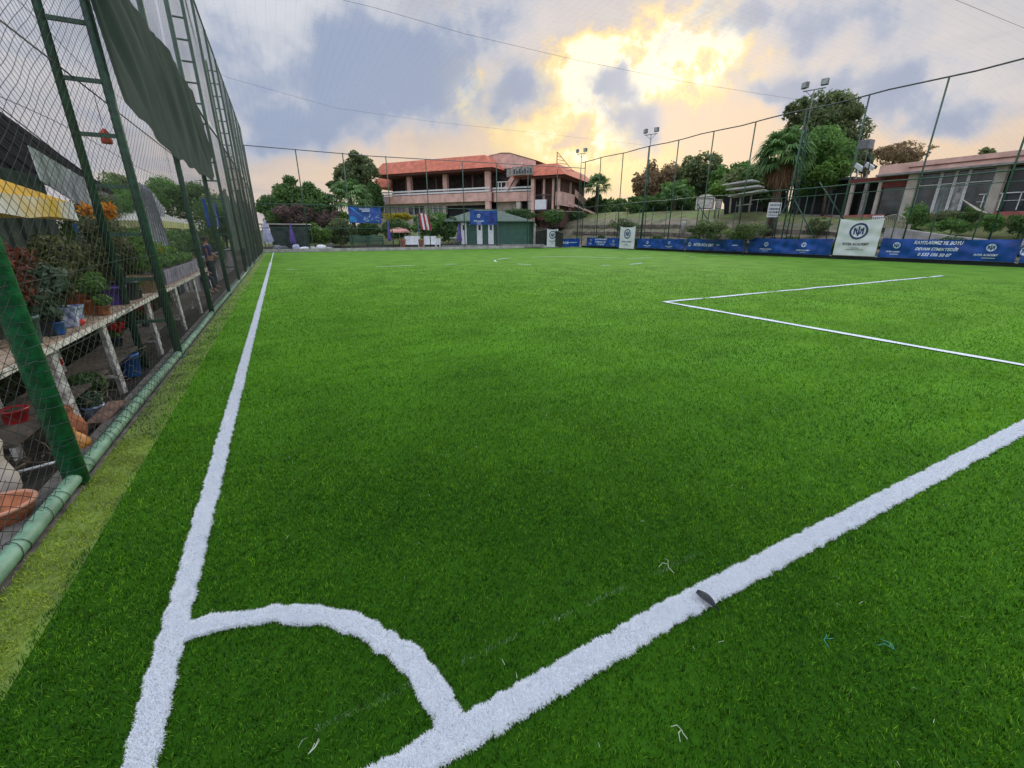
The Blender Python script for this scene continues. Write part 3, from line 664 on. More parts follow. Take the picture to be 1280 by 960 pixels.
xban('banner', 'narrow white upright banner standing between blue banners, middle of the three white ones', 774.5, 283, 793, 313, whiteb, M_BANW, z0=.1, z1=2.45, wr=.006, seed=2)
xban('banner', 'blue banner with two round emblems right of the middle white banner', 796, 298, 855, 315, two_logo(), z1=1.22, seed=3)
xban('banner', 'blue banner with one long line of white lettering', 857, 299, 931.5, 317, wide, z1=1.24, seed=4)
xban('banner', 'long wrinkled blue banner with two round emblems left of the large white banner', 934.5, 297.5, 1037, 321, two_logo(), z1=1.36, seed=5)
xban('banner', 'large white banner with dark round emblem, nearest on the right fence', 1041.5, 271, 1094, 321, whiteb, M_BANW, z0=.28, z1=2.65, wr=.012, seed=6)
xban('banner', 'largest blue banner with three lines of white capitals and a phone number', 1097, 298, 1268, 331, call, z1=1.42, seed=7)
xban('banner', 'blue banner cut off by the right edge of the photo', 1273, 298, 1336, 336, wide, z1=1.4, seed=8)
YB = 47.18
def yban(lab, u0, vt, u1, vb, items, m=M_BLUE, **k):
    a = onY(u0, vt, YB); c = onY(u1, vb, YB); return banner('banner', lab, (a.x, YB, max(c.z, .12)), (1, 0, 0), c.x-a.x, a.z-max(c.z, .12), items, m, **k)
yban('small white upright banner at the far right corner of the pitch', 684, 286, 697, 309, whiteb, M_BANW, wr=.004, seed=9)
yban('far blue banner with one line of lettering right of the small white banner', 698, 298, 724, 310, wide, wr=.006, seed=10)
P_ = [(T_, 'INTER ACADEMY', .5, .90, .34, .08, M_LET, 0.), (T_, 'FUTBOL OKULU', .53, .78, .26, .07, M_LET, 0.), ('blob', [(.02, .06), (.2, .06), (.24, .2), (.2, .38), (.09, .42), (.02, .36)], M_BLUE2),
      ('blob', [(.05, .95), (.12, .97), (.42, .45), (.36, .43)], M_BLUE2)]
P_ = [p for p in P_ if p[1] != 'FUTBOL OKULU']+[('line', .53, .78, .24, .05, M_LET)]
M_FIG = mat('pale_blue_print', (.30, .42, .66), .6, .3, 6)
rr = random.Random(4)
for k in range(26):
    cx, cy = rr.uniform(.45, .95), rr.uniform(.10, .55); a = rr.uniform(0, 3.1); L = rr.uniform(.02, .07)
    P_.append(('blob', [(cx-L*math.cos(a), cy-L*math.sin(a)*1.6), (cx+.015*math.sin(a), cy-.03), (cx+L*math.cos(a), cy+L*math.sin(a)*1.6), (cx-.015*math.sin(a), cy+.03)], M_FIG))
yban('blue printed poster with pale figures hung high on the back fence at left', 434.5, 258, 477.5, 279, P_, wr=.008, seed=11)
yban('blue banner with white emblem hung above the doors of the green hut', 587, 262, 621, 281, [('logo', .32, .63, .17, M_BLUE, M_LET), (T_, 'INTER ACADEMY', .33, .25, .38, .10, M_LET, 0.), ('line', .33, .12, .16, .03, M_LET),
      ('blob', [(.62, .1), (.95, .15), (.9, .8), (.7, .9), (.66, .5)], mat('deep_blue_print', (.02, .05, .28), .5, .5, 2))], wr=.006, seed=12)

# ------------------------------------------------------------------ vegetation
def leafcloud(name, lobes, n, size, m, parent=None, seed=0, gap=.42, shell=.45, gf=1.3, flat=.0, asp=.55, zmin=None):
    """many leaf-sized faces scattered through lumpy lobes, with gaps"""
    rg = np.random.default_rng(seed+100); lo = np.array(lobes, float); A = (lo[:, 3]*lo[:, 4]+lo[:, 4]*lo[:, 5]+lo[:, 3]*lo[:, 5]); A /= A.sum()
    k = rg.choice(len(lo), size=int(n*1.9), p=A); d = rg.normal(size=(len(k), 3)); d /= np.linalg.norm(d, axis=1)[:, None]
    rad = (shell+(1-shell)*rg.random(len(k)))**.8
    ax, ay = np.arctan2(d[:, 1], d[:, 0]), d[:, 2]
    lump = .80+.42*(N1(ax*1.9+k*7.1+seed, ay*2.7+k*3.3)-.25)
    P = lo[k, :3]+d*lo[k, 3:6]*(rad*lump)[:, None]
    R_ = lo[:, 3:6].mean(); g = N2(P[:, 0]*gf/R_*1.8+seed*3.1, P[:, 2]*gf/R_*1.8)*.5+N3(P[:, 1]*gf/R_*1.8+seed, P[:, 2]*gf/R_*2.6+P[:, 0]*gf/R_)*.5
    keep = (g+rg.normal(0, .05, len(g)) > gap)
    if zmin is not None: keep &= P[:, 2] > zmin
    P = P[keep][:n]; d = d[keep][:n]; kk = k[keep][:n]; n = len(P)
    nr = d*.7+rg.normal(0, .6, (n, 3)); nr[:, 2] += flat; nr /= np.linalg.norm(nr, axis=1)[:, None]
    t = np.cross(nr, rg.normal(size=(n, 3))); t /= np.linalg.norm(t, axis=1)[:, None]; bt = np.cross(nr, t)
    s = size*(.55+.9*rg.random(n)); V = np.empty((n, 4, 3)); s = s[:, None]
    V[:, 0] = P-t*s*.5; V[:, 1] = P+bt*s*asp*.5+nr*s*.08; V[:, 2] = P+t*s*.5; V[:, 3] = P-bt*s*asp*.5+nr*s*.08
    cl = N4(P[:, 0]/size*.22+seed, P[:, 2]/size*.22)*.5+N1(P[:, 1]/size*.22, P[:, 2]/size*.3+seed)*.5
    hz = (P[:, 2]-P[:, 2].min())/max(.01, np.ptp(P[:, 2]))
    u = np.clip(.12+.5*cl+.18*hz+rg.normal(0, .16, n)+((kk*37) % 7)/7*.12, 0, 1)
    uv = np.zeros((n, 4, 2)); uv[:, :, 0] = u[:, None]; i = np.arange(n)[:, None]*4
    V = V.reshape(-1, 3)
    if parent: V = V-np.array(root_loc(parent))
    return link(name, np_mesh(name, V, [i+np.array([[0, 1, 2, 3]])], uv.reshape(-1, 2)), m, parent)
L_DARK = leafmat('dark_green_leaves', (0.026, 0.062, 0.022), (0.077, 0.161, 0.043), (0.192, 0.319, 0.082), .45)
L_PINE = leafmat('olive_dark_leaves', (0.045, 0.071, 0.036), (0.130, 0.180, 0.076), (0.315, 0.370, 0.146), .45)
L_MID = leafmat('mid_green_leaves', (0.039, 0.097, 0.024), (0.115, 0.246, 0.057), (0.281, 0.474, 0.115), .45)
L_LITE = leafmat('fresh_green_leaves', (0.045, 0.105, 0.018), (0.128, 0.255, 0.045), (0.300, 0.480, 0.105), .45)
L_BRWN = leafmat('brownish_leaves', (0.094, 0.071, 0.048), (0.226, 0.161, 0.090), (0.396, 0.283, 0.151), .45)
L_YELL = leafmat('yellow_flowers', (.10, .12, .02), (.45, .37, .02), (.68, .56, .04), .3)
L_PINKF = leafmat('muted_pink_shrub', (0.046, 0.046, 0.033), (0.130, 0.098, 0.078), (0.338, 0.169, 0.182), .45)
L_PALM = leafmat('palm_leaf', (0.039, 0.098, 0.032), (0.108, 0.214, 0.069), (0.254, 0.429, 0.137), .45)
L_DEAD = leafmat('dry_palm_skirt', (.08, .045, .025), (.20, .11, .06), (.32, .19, .11), .2)
def tree(name, lab, base, lobes, n, size, m, seed=0, trunk=.16, group=None, gap=.42, cat='tree', limbs=5, shell=.45, gf=1.3):
    """lobes in offsets from the base"""
    base = Vector(base); r_ = empty(name, base, lab, cat, group); wl = [(base.x+a, base.y+b_, base.z+c, d, e, f) for a, b_, c, d, e, f in lobes]
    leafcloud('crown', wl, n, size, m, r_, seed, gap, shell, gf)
    rnd = random.Random(seed); b = MB(); cz = max(.4, min(l[2]-l[5]*.3 for l in lobes)); tops = Vector((rnd.uniform(-.1, .1)*cz, rnd.uniform(-.1, .1)*cz, cz))
    b.tube([base-Vector((0, 0, .1)), base+tops*.5+Vector((rnd.uniform(-.1, .1), 0, 0)), base+tops], [trunk, trunk*.78, trunk*.6], 8)
    for k in range(limbs):
        l = lobes[k % len(lobes)]; e = base+Vector((l[0]+rnd.uniform(-.5, .5)*l[3], l[1]+rnd.uniform(-.5, .5)*l[4], l[2]+rnd.uniform(-.1, .6)*l[5]))
        s = base+tops*rnd.uniform(.6, 1); b.tube([s, s.lerp(e, .5)+Vector((0, 0, .1*cz*rnd.random())), e], [trunk*.5, trunk*.32, trunk*.12], 6)
    b.build('trunk', M_BARK, r_); return r_
def blob(u0, u1, v0, v1, d, nl=7, seed=0, depth=.8, base=None):
    """lobes filling a crown seen in that window at distance d -> base point and lobes"""
    rnd = random.Random(seed); c = at((u0+u1)/2, (v0+v1)/2, d); L = at(u0, (v0+v1)/2, d); T = at((u0+u1)/2, v0, d); W = (c-L).length; Hh = T.z-c.z
    bz = tz(c.x, c.y) if base is None else base; bp = Vector((c.x, c.y, bz)); lobes = []
    rx = Vector((math.cos(AZ), -math.sin(AZ), 0)); ry = Vector((math.sin(AZ), math.cos(AZ), 0))
    for k in range(nl):
        a = 2*math.pi*k/nl+rnd.uniform(-.3, .3); q_ = rnd.uniform(.35, .58)
        o = rx*math.cos(a)*W*q_+ry*rnd.uniform(-.5, .5)*W*depth+Vector((0, 0, c.z-bz+math.sin(a)*Hh*q_)); s = rnd.uniform(.42, .58)
        lobes.append((o.x, o.y, o.z, W*s, W*s, Hh*s*1.05))
    for k in range(nl):
        a = rnd.uniform(-.3, 3.45) if k % 3 else rnd.uniform(0, 6.28); q_ = rnd.uniform(.72, .95); s = rnd.uniform(.14, .26); o = rx*math.cos(a)*W*q_+ry*rnd.uniform(-.4, .4)*W*depth+Vector((0, 0, c.z-bz+math.sin(a)*Hh*q_)); lobes.append((o.x, o.y, o.z, W*s, W*s, Hh*s*1.1))
    lobes.append((0, 0, c.z-bz, W*.6, W*.6, Hh*.64)); return bp, lobes
def btree(name, lab, win, d, n, size, m, seed=0, nl=7, **k):
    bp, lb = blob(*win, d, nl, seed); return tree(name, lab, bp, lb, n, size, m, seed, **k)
GT = 'trees beyond the far end'
btree('tree', 'broad rounded dark green tree at the far left corner of the pitch', (326, 414, 224, 292), 58, 24000, .34, L_DARK, 1, nl=11, gap=.24)
btree('tree', 'tall dark tree with open crown left of the pink building', (417, 481, 193, 248), 76, 9500, .46, L_PINE, 2, gap=.42)
btree('tree', 'lower dark part-shaded tree standing against the left end of the pink building', (452, 482, 225, 275), 74, 4500, .4, L_DARK, 3, nl=5, gap=.40)
btree('tree', 'small dark tree leaning left of the tall open-crowned tree', (408, 440, 218, 245), 78, 2500, .42, L_PINE, 4, nl=4, gap=.44)
btree('tree', 'brownish green tree left of the clump behind the far right fence', (786, 856, 202, 272), 72, 11000, .42, L_BRWN, 5, nl=8, gap=.40)
btree('tree', 'rounded olive tree right of the brownish one behind the far right fence', (842, 908, 192, 268), 68, 12000, .40, L_PINE, 6, nl=8, gap=.38)
btree('tree', 'mid green tree between the olive tree and the large palm', (884, 946, 200, 262), 64, 8500, .38, L_MID, 7, nl=7, gap=.40)
btree('tree', 'bright green bushy tree low in front of the brownish tree', (822, 865, 222, 262), 62, 3500, .36, L_MID, 8, nl=5, gap=.42)
btree('shrub', 'yellow green bush beside the white roofed shelter', (884, 914, 226, 252), 55, 2600, .25, L_LITE, 9, nl=5, cat='bush')
btree('tree', 'highest tree with open grey green crown behind the nearest floodlight mast', (996, 1074, 114, 186), 50, 11000, .30, L_PINE, 10, nl=10, gap=.47)
btree('tree', 'tall grey green tree filling the space between the highest tree and the annex roof', (1008, 1080, 132, 222), 48, 12000, .28, L_PINE, 63, nl=9, gap=.38)
btree('tree', 'open crowned tree just left of the highest tree', (978, 1020, 122, 165), 53, 2800, .30, L_PINE, 11, nl=6, gap=.48)
btree('tree', 'dense fresh green tree below the highest tree', (976, 1066, 158, 250), 46, 18000, .27, L_MID, 12, nl=10, gap=.38)
btree('tree', 'bright green lower tree left of the pink low building', (1018, 1062, 195, 236), 43, 4500, .24, L_LITE, 13, nl=6, gap=.42)
btree('tree', 'dark green tree to the left behind the large palm', (926, 990, 195, 262), 50, 7500, .30, L_DARK, 31, nl=6, gap=.40)
btree('tree', 'spreading open tree rising over the flat roof of the low pink building', (1085, 1160, 178, 208), 62, 3600, .30, L_BRWN, 14, nl=9, gap=.46)
btree('tree', 'small tree between the low pink building and the highest tree', (1060, 1098, 180, 222), 56, 3200, .30, L_PINE, 15, nl=5, gap=.42)
btree('tree', 'tiny treetop peeping over the roof of the low pink building', (1220, 1243, 184, 196), 66, 500, .30, L_PINE, 16, nl=3)
btree('tree', 'dark green trees row low beneath the far small palm', (735, 790, 248, 276), 80, 3500, .45, L_DARK, 17, nl=6, gap=.36)
btree('tree', 'low bushy tree right of the pink building at the foot of the small palm', (728, 760, 243, 270), 76, 2200, .40, L_DARK, 18, nl=5)
btree('tree', 'broad olive tree filling the gap behind the brownish and the rounded olive tree', (812, 892, 206, 268), 76, 12000, .42, L_MID, 61, nl=8, gap=.36)
btree('tree', 'dull green tree closing the gap left of the large palm', (896, 960, 208, 262), 60, 8000, .36, L_PINE, 62, nl=7, gap=.38)
btree('tree', 'dark tree band behind the far stretch of the right fence', (775, 830, 244, 272), 66, 4200, .40, L_DARK, 19, nl=6, gap=.34)
btree('tree', 'dark tree band between the brownish tree and the basketball board', (820, 880, 240, 268), 66, 4200, .40, L_DARK, 20, nl=6, gap=.34)
# shrubs across the far end
for (win, d, n, sz, mm, lab, sd) in [((338, 395, 254, 288), 54, 4200, .26, L_PINKF, 'pinkish brown oleander shrub at the far left, below the rounded tree', 21), ((385, 432, 262, 292), 55, 3800, .26, L_PINKF, 'second pinkish shrub, nearer the blue poster', 22),
        ((368, 414, 279, 307), 50.5, 5200, .20, L_LITE, 'yellow green shrub with fine twigs at the far left behind the fence', 23), ((404, 445, 272, 306), 52, 4200, .22, L_PINE, 'dull dark shrub left of the blue poster', 24),
        ((415, 440, 264, 280), 56, 1500, .24, L_LITE, 'small yellowish shrub just left of the blue poster', 25), ((330, 352, 262, 292), 53, 2000, .24, L_DARK, 'dark shrub beside the left corner of the pitch', 26),
        ((514, 562, 262, 302), 57, 6000, .24, L_MID, 'high green hedge bush behind the white seats', 27), ((476, 520, 273, 300), 56, 4200, .22, L_DARK, 'dark hedge bush behind the pink umbrella', 28), ((476, 520, 266, 277), 60, 3600, .20, L_YELL, 'yellow flowering hedge below the pink building', 29),
        ((545, 575, 270, 303), 57, 3200, .24, L_DARK, 'dark bush between the hedge and the green hut', 30), ((440, 480, 275, 298), 56, 3600, .24, L_DARK, 'dark hedge bush below the blue poster', 32)]:
    btree('shrub', lab, win, d, n, sz, mm, sd, nl=6, cat='bush', gap=.36, trunk=.05)
for (win, d, n, sz, mm, lab, sd) in [((625, 672, 260, 276), 64, 3000, .24, L_DARK, 'ivy covered bank left of the concrete column under the pink building', 33), ((676, 706, 261, 280), 63, 2600, .22, L_MID, 'green bush hanging over the bank right of the concrete column', 34),
        ((862, 912, 274, 301), 40, 5200, .14, L_PINE, 'grey green bush behind the blue banner with one line of lettering', 35), ((905, 962, 279, 301), 37, 4600, .13, L_PINE, 'long grey green bush behind the long wrinkled blue banner', 36),
        ((1128, 1164, 250, 296), 33.5, 4200, .12, L_MID, 'dark green bush in front of the white framed windows', 37), ((1222, 1262, 266, 291), 29.5, 3600, .11, L_MID, 'low green bush at the far right of the grass bank', 38), ((1256, 1300, 268, 296), 28.5, 3400, .11, L_DARK, 'darker bush at the right edge of the photo', 39),
        ((1158, 1200, 262, 282), 34, 2400, .12, L_PINE, 'low bush against the red foot wall', 40), ((1160, 1222, 272, 292), 31, 2600, .12, L_MID, 'trailing green bush on the grass bank above the pale concrete wall', 42), ((1196, 1232, 258, 280), 32.5, 2200, .12, L_DARK, 'dark bush between the two low bushes by the red foot wall', 43), ((1006, 1042, 272, 296), 36, 2600, .13, L_PINE, 'grey green bush left of the large white banner', 44), ((760, 800, 272, 292), 55, 1800, .2, L_PINE, 'dull bush on the bank above the middle white banner', 45), ((705, 735, 262, 276), 72, 1200, .3, L_DARK, 'low dark bushes on the far lawn by the pink building', 41)]:
    btree('shrub', lab, win, d, n, sz, mm, sd, nl=6, cat='bush', gap=.38, trunk=.04)
# dark planted strip right behind the banners
b_ = [(37.0, y, .95+.22*math.sin(y*1.3), .28, 1.0, .42) for y in np.arange(8, 47, 1.6)]
hd = empty('hedge', (37.0, 27, .3), 'low dark hedge strip growing right behind the blue banners', 'hedge'); leafcloud('foliage', b_, 22000, .11, L_DARK, hd, 50, gap=.3)

def fan_palm(lab, base, H, cr, nf, seed, skirt=True, tr=.28, blades_=22):
    rnd = random.Random(seed); base = Vector(base); r_ = empty('palm_tree', base, lab, 'palm tree'); b = MB()
    b.tube([base, base+Vector((.1, .05, H*.35)), base+Vector((.05, 0, H*.7)), base+Vector((0, 0, H))], [tr*1.35, tr, tr*.9, tr*.8], 12); b.build('trunk', M_BARK, r_)
    def fans(name, n, th0, th1, m, ln, sz, droop):
        V, Fq, U = [], [], []; top = base+Vector((0, 0, H))
        for i in range(n):
            az_ = i*2.39996+rnd.uniform(-.2, .2); th = th0+(th1-th0)*((i+.5)/n)+rnd.uniform(-.08, .08); dv = Vector((math.cos(az_)*math.cos(th), math.sin(az_)*math.cos(th), math.sin(th)))
            L = ln*rnd.uniform(.8, 1.1); hub = top+dv*L+Vector((0, 0, -droop*L*.25)); side = dv.cross(Vector((0, 0, 1))).normalized(); up = side.cross(dv); tone = rnd.uniform(.15, .75)
            o = len(V); s = side*.03; V += [top-s, top+s, hub+s, hub-s]; Fq.append((o, o+1, o+2, o+3)); U += [(tone, 0)]*4
            for j in range(blades_):
                a = (j/(blades_-1)-.5)*3.9; bd = (dv*math.cos(a)+side*math.sin(a)).normalized(); Lb = sz*rnd.uniform(.8, 1.1)*(1-.12*abs(a)); wd = .055*sz+.01
                m1 = hub+bd*Lb*.55+up*.1*Lb*(1-abs(a)*.3); e = hub+bd*Lb+Vector((0, 0, -droop*Lb*rnd.uniform(.25, .6))); ws = bd.cross(up).normalized()*wd
                o = len(V); V += [hub-ws*.3, hub+ws*.3, m1+ws, m1-ws, e]; Fq += [(o, o+1, o+2, o+3)]; T3.append((o+3, o+2, o+4)); t2 = min(1, max(0, tone+rnd.uniform(-.15, .2))); U += [(t2, 0)]*5
        V = np.array([tuple(v) for v in V])-np.array(base); return V, np.array(Fq), np.array(U)
    T3 = []; V, Fq, U = fans('crown', nf, -.45, 1.35, L_PALM, cr*.55, cr*.50, 1.)
    link('crown', np_mesh('crown', V, [Fq, np.array(T3)], U), L_PALM, r_)
    if skirt:
        T3 = []; V, Fq, U = fans('skirt', int(nf*.7), -1.45, -.75, L_DEAD, cr*.38, cr*.42, 1.4)
        link('dry_skirt', np_mesh('dry_skirt', V, [Fq, np.array(T3)], U), L_DEAD, r_)
    return r_
p = at(966, 268, 40); g0 = tz(p.x, p.y); t = at(966, 190, 40)
fan_palm('large fan palm with drooping green crown and brown dry skirt', (p.x, p.y, g0), t.z-g0, 2.65, 54, 1, tr=.34)
p = at(745, 262, 74); t = at(745, 231, 74); fan_palm('small distant palm standing alone against the evening sky', (p.x, p.y, tz(p.x, p.y)), t.z-tz(p.x, p.y), 2.5, 34, 2, skirt=False, tr=.3, blades_=14)
p = at(440, 268, 60); t = at(440, 246, 60); fan_palm('low light green palm in front of the tall dark tree at the far end', (p.x, p.y, tz(p.x, p.y)), t.z-tz(p.x, p.y), 3.3, 46, 3, skirt=False, tr=.25, blades_=16)
p = at(842, 262, 60); t = at(842, 243, 60); fan_palm('short palm with pale fronds in front of the brownish tree', (p.x, p.y, tz(p.x, p.y)), t.z-tz(p.x, p.y), 2.2, 34, 4, skirt=False, tr=.2, blades_=14)

# ------------------------------------------------------------------ pink building
KB = 1.2; U1 = Vector((15.8, -7.4)).normalized(); U2 = Vector((7.4, 15.8)).normalized(); B0 = Vector((-2.8*KB, 70))
def bw(x, y, z):
    """building coordinates: x to the right along the front, y into the depth"""
    q_ = B0+U1*x+U2*y; X, Y = c2w(q_.x, q_.y); return Vector((X, Y, z))
def zat(u, v, x=None):
    d = (B0+U1*(x or 0)).y; return at(u, v, d).z
pb = empty('pink_building', bw(-5, 4, 3.0), 'two storey pink building with red sloping parapet roofs and white balcony rails', 'building')
def bbox(b, x0, x1, y0, y1, z0, z1):
    P = [bw(x, y, z) for z in (z0, z1) for x, y in ((x0, y0), (x1, y0), (x1, y1), (x0, y1))]; o = len(b.v); b.v += [tuple(p) for p in P]
    for q_ in ((0, 3, 2, 1), (4, 5, 6, 7), (0, 1, 5, 4), (1, 2, 6, 5), (2, 3, 7, 6), (3, 0, 4, 7)): b.face(tuple(o+i for i in q_))
def frustum(b, lo, z0, hi, z1):
    """lo, hi: (x0,x1,y0,y1) rectangles"""
    o = len(b.v)
    for (x0, x1, y0, y1), z in ((lo, z0), (hi, z1)): b.v += [tuple(bw(x, y, z)) for x, y in ((x0, y0), (x1, y0), (x1, y1), (x0, y1))]
    for q_ in ((0, 3, 2, 1), (4, 5, 6, 7), (0, 1, 5, 4), (1, 2, 6, 5), (2, 3, 7, 6), (3, 0, 4, 7)): b.face(tuple(o+i for i in q_))
XL = -20.8; ZB = 2.6
z_rt, z_rb = 12.75, 10.75          # red skirt top and bottom, left block
z_s1t, z_s1b = 7.55, 6.35          # balcony slab band
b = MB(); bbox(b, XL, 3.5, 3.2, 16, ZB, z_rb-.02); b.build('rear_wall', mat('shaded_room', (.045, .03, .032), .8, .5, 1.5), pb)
b = MB(); bbox(b, XL, .3, -.15, .15, z_s1b, z_s1t); bbox(b, XL, -.2, .15, 3.4, z_s1b, z_s1b+.25)
b.build('balcony_band', M_PINK, pb)
b = MB(); bbox(b, .3, 6.4, -.15+.9, .15+.9, z_s1b-.1, z_s1t-.05); bbox(b, .3, 6.4, 1.05, 4.5, z_s1b-.1, z_s1b+.2); b.build('balcony_band', M_PINK, pb)
b = MB()
for z in (7.75, 8.15): bbox(b, XL, .1, -.22, -.1, z-.11, z+.11); bbox(b, .1, 6.5, .7, .82, z-.16, z+.06)
b.build('balcony_rail', M_WHITE, pb)
b = MB()
for x in np.arange(XL+.1, 6.4, 1.3): bbox(b, x, x+.06, (-.12 if x < .1 else .78), (-.06 if x < .1 else .84), 7.4, 8.2)
b.build('rail_posts', M_STEEL, pb)
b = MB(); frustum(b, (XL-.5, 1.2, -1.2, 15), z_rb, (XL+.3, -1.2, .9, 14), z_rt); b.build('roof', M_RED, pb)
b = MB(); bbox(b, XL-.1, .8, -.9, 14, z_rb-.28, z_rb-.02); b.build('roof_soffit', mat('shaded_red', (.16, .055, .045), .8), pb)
b = MB(); frustum(b, (XL-4.5, XL+.2, 2.5, 12), 9.3, (XL-3.8, XL+.2, 3.6, 11), 10.9); b.build('side_roof', M_RED, pb)
for i, x in enumerate((-15.2, -8.2, -.35)):
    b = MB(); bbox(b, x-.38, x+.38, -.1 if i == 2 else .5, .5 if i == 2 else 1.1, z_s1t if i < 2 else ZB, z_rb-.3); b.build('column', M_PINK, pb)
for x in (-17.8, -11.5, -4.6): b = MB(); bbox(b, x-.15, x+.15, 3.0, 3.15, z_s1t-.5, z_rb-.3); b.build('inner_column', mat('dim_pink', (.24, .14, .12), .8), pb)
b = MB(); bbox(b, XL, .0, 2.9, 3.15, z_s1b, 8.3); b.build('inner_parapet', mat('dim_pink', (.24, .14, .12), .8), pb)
# ground floor front with windows
b = MB(); bbox(b, XL-4, -8.7, .9, 1.3, ZB, 4.7); bbox(b, XL-4, -8.7, .9, 1.3, 6.0, z_s1b-.01)
for x in (XL-4, XL+1.2, XL+4.2, -12.6, -9.0): bbox(b, x, x+.55, .85, 1.35, 4.7, 6.0)
bbox(b, -8.7, -.6, 1.0, 1.3, 5.9, z_s1b-.01); b.build('ground_floor_wall', M_CREAM, pb)
b = MB(); bbox(b, -8.6, -.7, 1.6, 1.9, ZB, 5.9); b.build('garage_recess', M_DARK, pb)
wn = 0
for x0, x1 in ((XL-3.2, XL+1.2), (XL+1.75, XL+4.2), (XL+4.75, -12.6), (-12.05, -9.0)):
    n = 3; w = (x1-x0)/n
    for k in range(n):
        b = MB(); bbox(b, x0+k*w+.06, x0+(k+1)*w-.06, 1.05, 1.1, 4.72, 5.98); o = b.build('window', M_GLASSL if (wn*7) % 3 == 0 else M_GLASS, pb); wn += 1
        b = MB(); bbox(b, x0+k*w-.04, x0+k*w+.06, .95, 1.12, 4.7, 6.0); b.build('frame', M_WHITE, o)
# blue and white sign box at the left corner
b = MB(); bbox(b, XL-4.6, XL+1.0, -.5, -.1, z_s1b-.1, 7.5); sg = b.build('sign_board', mat('pale_sign', (.45, .55, .66), .6, .1, 2), pb)
b = MB(); bbox(b, XL-4.2, XL+.7, -.56, -.5, 6.45, 7.05); b.build('lettering', mat('sign_blue', (.08, .22, .55), .6, .6, 9), sg)
b = MB(); bbox(b, XL-4.7, XL+.0, -.6, .2, 7.5, 7.62); bbox(b, XL-4.7, XL-.5, .2, .3, 7.62, 8.1); b.build('side_balcony', M_WHITE, pb)
b = MB(); bbox(b, -4.5, -1.2, -.2, 0, ZB, 2.8); b.build('threshold', M_CONC, pb)
# lift/stair tower between the blocks
b = MB(); frustum(b, (-3.2, 5.0, 3.5, 9.5), 11.2, (-3.2, 5.0, 3.5, 9.5), 12.2); o = len(b.v)
for x, z in ((-2.6, 12.75), (.6, 13.2), (2.0, 13.1), (6.4, 11.8)): b.v += [tuple(bw(x, 2.8, z)), tuple(bw(x, 9, z))]
for k in range(3): b.face((o+2*k, o+2*k+2, o+2*k+3, o+2*k+1))
b.build('tower_roof', mat('greenish_cornice', (.34, .35, .27), .8, .2), pb)
b = MB(); o = len(b.v)
for x, z0, z1 in ((-1.5, 11, 13.05), (.6, 11, 13.1), (2.0, 11, 13.0), (6.2, 10.6, 11.75)): b.v += [tuple(bw(x, 2.9, z0)), tuple(bw(x, 2.9, z1))]
for k in range(3): b.face((o+2*k, o+2*k+2, o+2*k+3, o+2*k+1))
b.build('tower_wall', M_PINK, pb)
b = MB(); P0 = bw(2.4, .9, 7.8); P1 = bw(4.3, 2.4, 11.6); b.beam(P0, P1, 1.3, .16); b.beam(bw(2.0, .85, 7.8), bw(4.0, 2.2, 11.2), .12, .5); b.beam(bw(3.1, .85, 7.8), bw(5.0, 2.2, 11.2), .12, .5)
b.build('outer_stair', M_PINK, pb)
b = MB(); bbox(b, .8, 2.6, .7, 1.3, 8.9, 9.0)
for x in (1.0, 1.5, 2.3): bbox(b, x, x+.12, .8, .9, 7.6, 8.9)
b.build('white_bench_frame', M_WHITE, pb)
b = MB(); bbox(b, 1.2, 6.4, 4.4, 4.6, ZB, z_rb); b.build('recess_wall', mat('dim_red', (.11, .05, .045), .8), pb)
b = MB(); bbox(b, .2, 3.4, 2.0, 2.2, ZB, z_s1b-.1); b.build('white_wall', M_CREAM, pb)
b = MB(); bbox(b, 3.4, 6.4, 2.2, 2.4, ZB, z_s1b-.1); b.build('lower_recess', M_DARK, pb)
for x in (4.3, 6.3): b = MB(); bbox(b, x-.35, x+.35, .9, 1.5, ZB, z_s1b-.1); b.build('white_column', M_CREAM, pb)
# right block
XR0, XR1, YRd = 6.2, 11.1, 16.0
Z2t, Z2b = 10.95, 9.35
b = MB(); frustum(b, (3.9, XR1+.9, -.7, YRd), Z2b, (4.6, XR1-.9, .9, YRd-1), Z2t); b.build('roof', M_RED, pb)
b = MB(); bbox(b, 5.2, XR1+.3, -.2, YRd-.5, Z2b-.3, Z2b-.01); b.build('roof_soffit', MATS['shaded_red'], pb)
b = MB(); bbox(b, 4.2, 7.3, -.95, -.55, Z2b+.15, Z2t-.35); bbox(b, 3.0, 4.4, -.3, .2, Z2b+.1, Z2t-.5); sg = b.build('rooftop_sign', mat('weathered_sign', (.34, .30, .28), .8, .3, 3), pb)
b = MB()
for k, x in enumerate(np.arange(4.4, 7.1, .42)): bbox(b, x, x+.24, -1.0, -.95, Z2b+.35, Z2t-.65-.2*(k % 2))
b.build('faded_letters', M_LETD, sg)
b = MB(); bbox(b, 6.75, 7.2, -.1, .5, ZB, Z2b-.02); b.build('column', M_PINK, pb)
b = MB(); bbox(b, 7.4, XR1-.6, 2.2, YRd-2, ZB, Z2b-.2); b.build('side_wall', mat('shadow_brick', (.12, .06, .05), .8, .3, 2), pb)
b = MB(); bbox(b, 10.3, XR1, .5, .75, 5.5, 7.3); bbox(b, XR1-.25, XR1, .75, 7, 5.5, 7.3); b.build('side_parapet', M_PINK, pb)
b = MB(); bbox(b, 7.2, 9.6, .55, .7, 6.9, 7.0); bbox(b, 7.2, 9.6, .55, .62, 6.3, 6.35)
for x in np.arange(7.3, 9.6, .35): bbox(b, x, x+.05, .56, .6, 5.8, 6.95)
b.build('iron_rail', M_DSTEEL, pb)
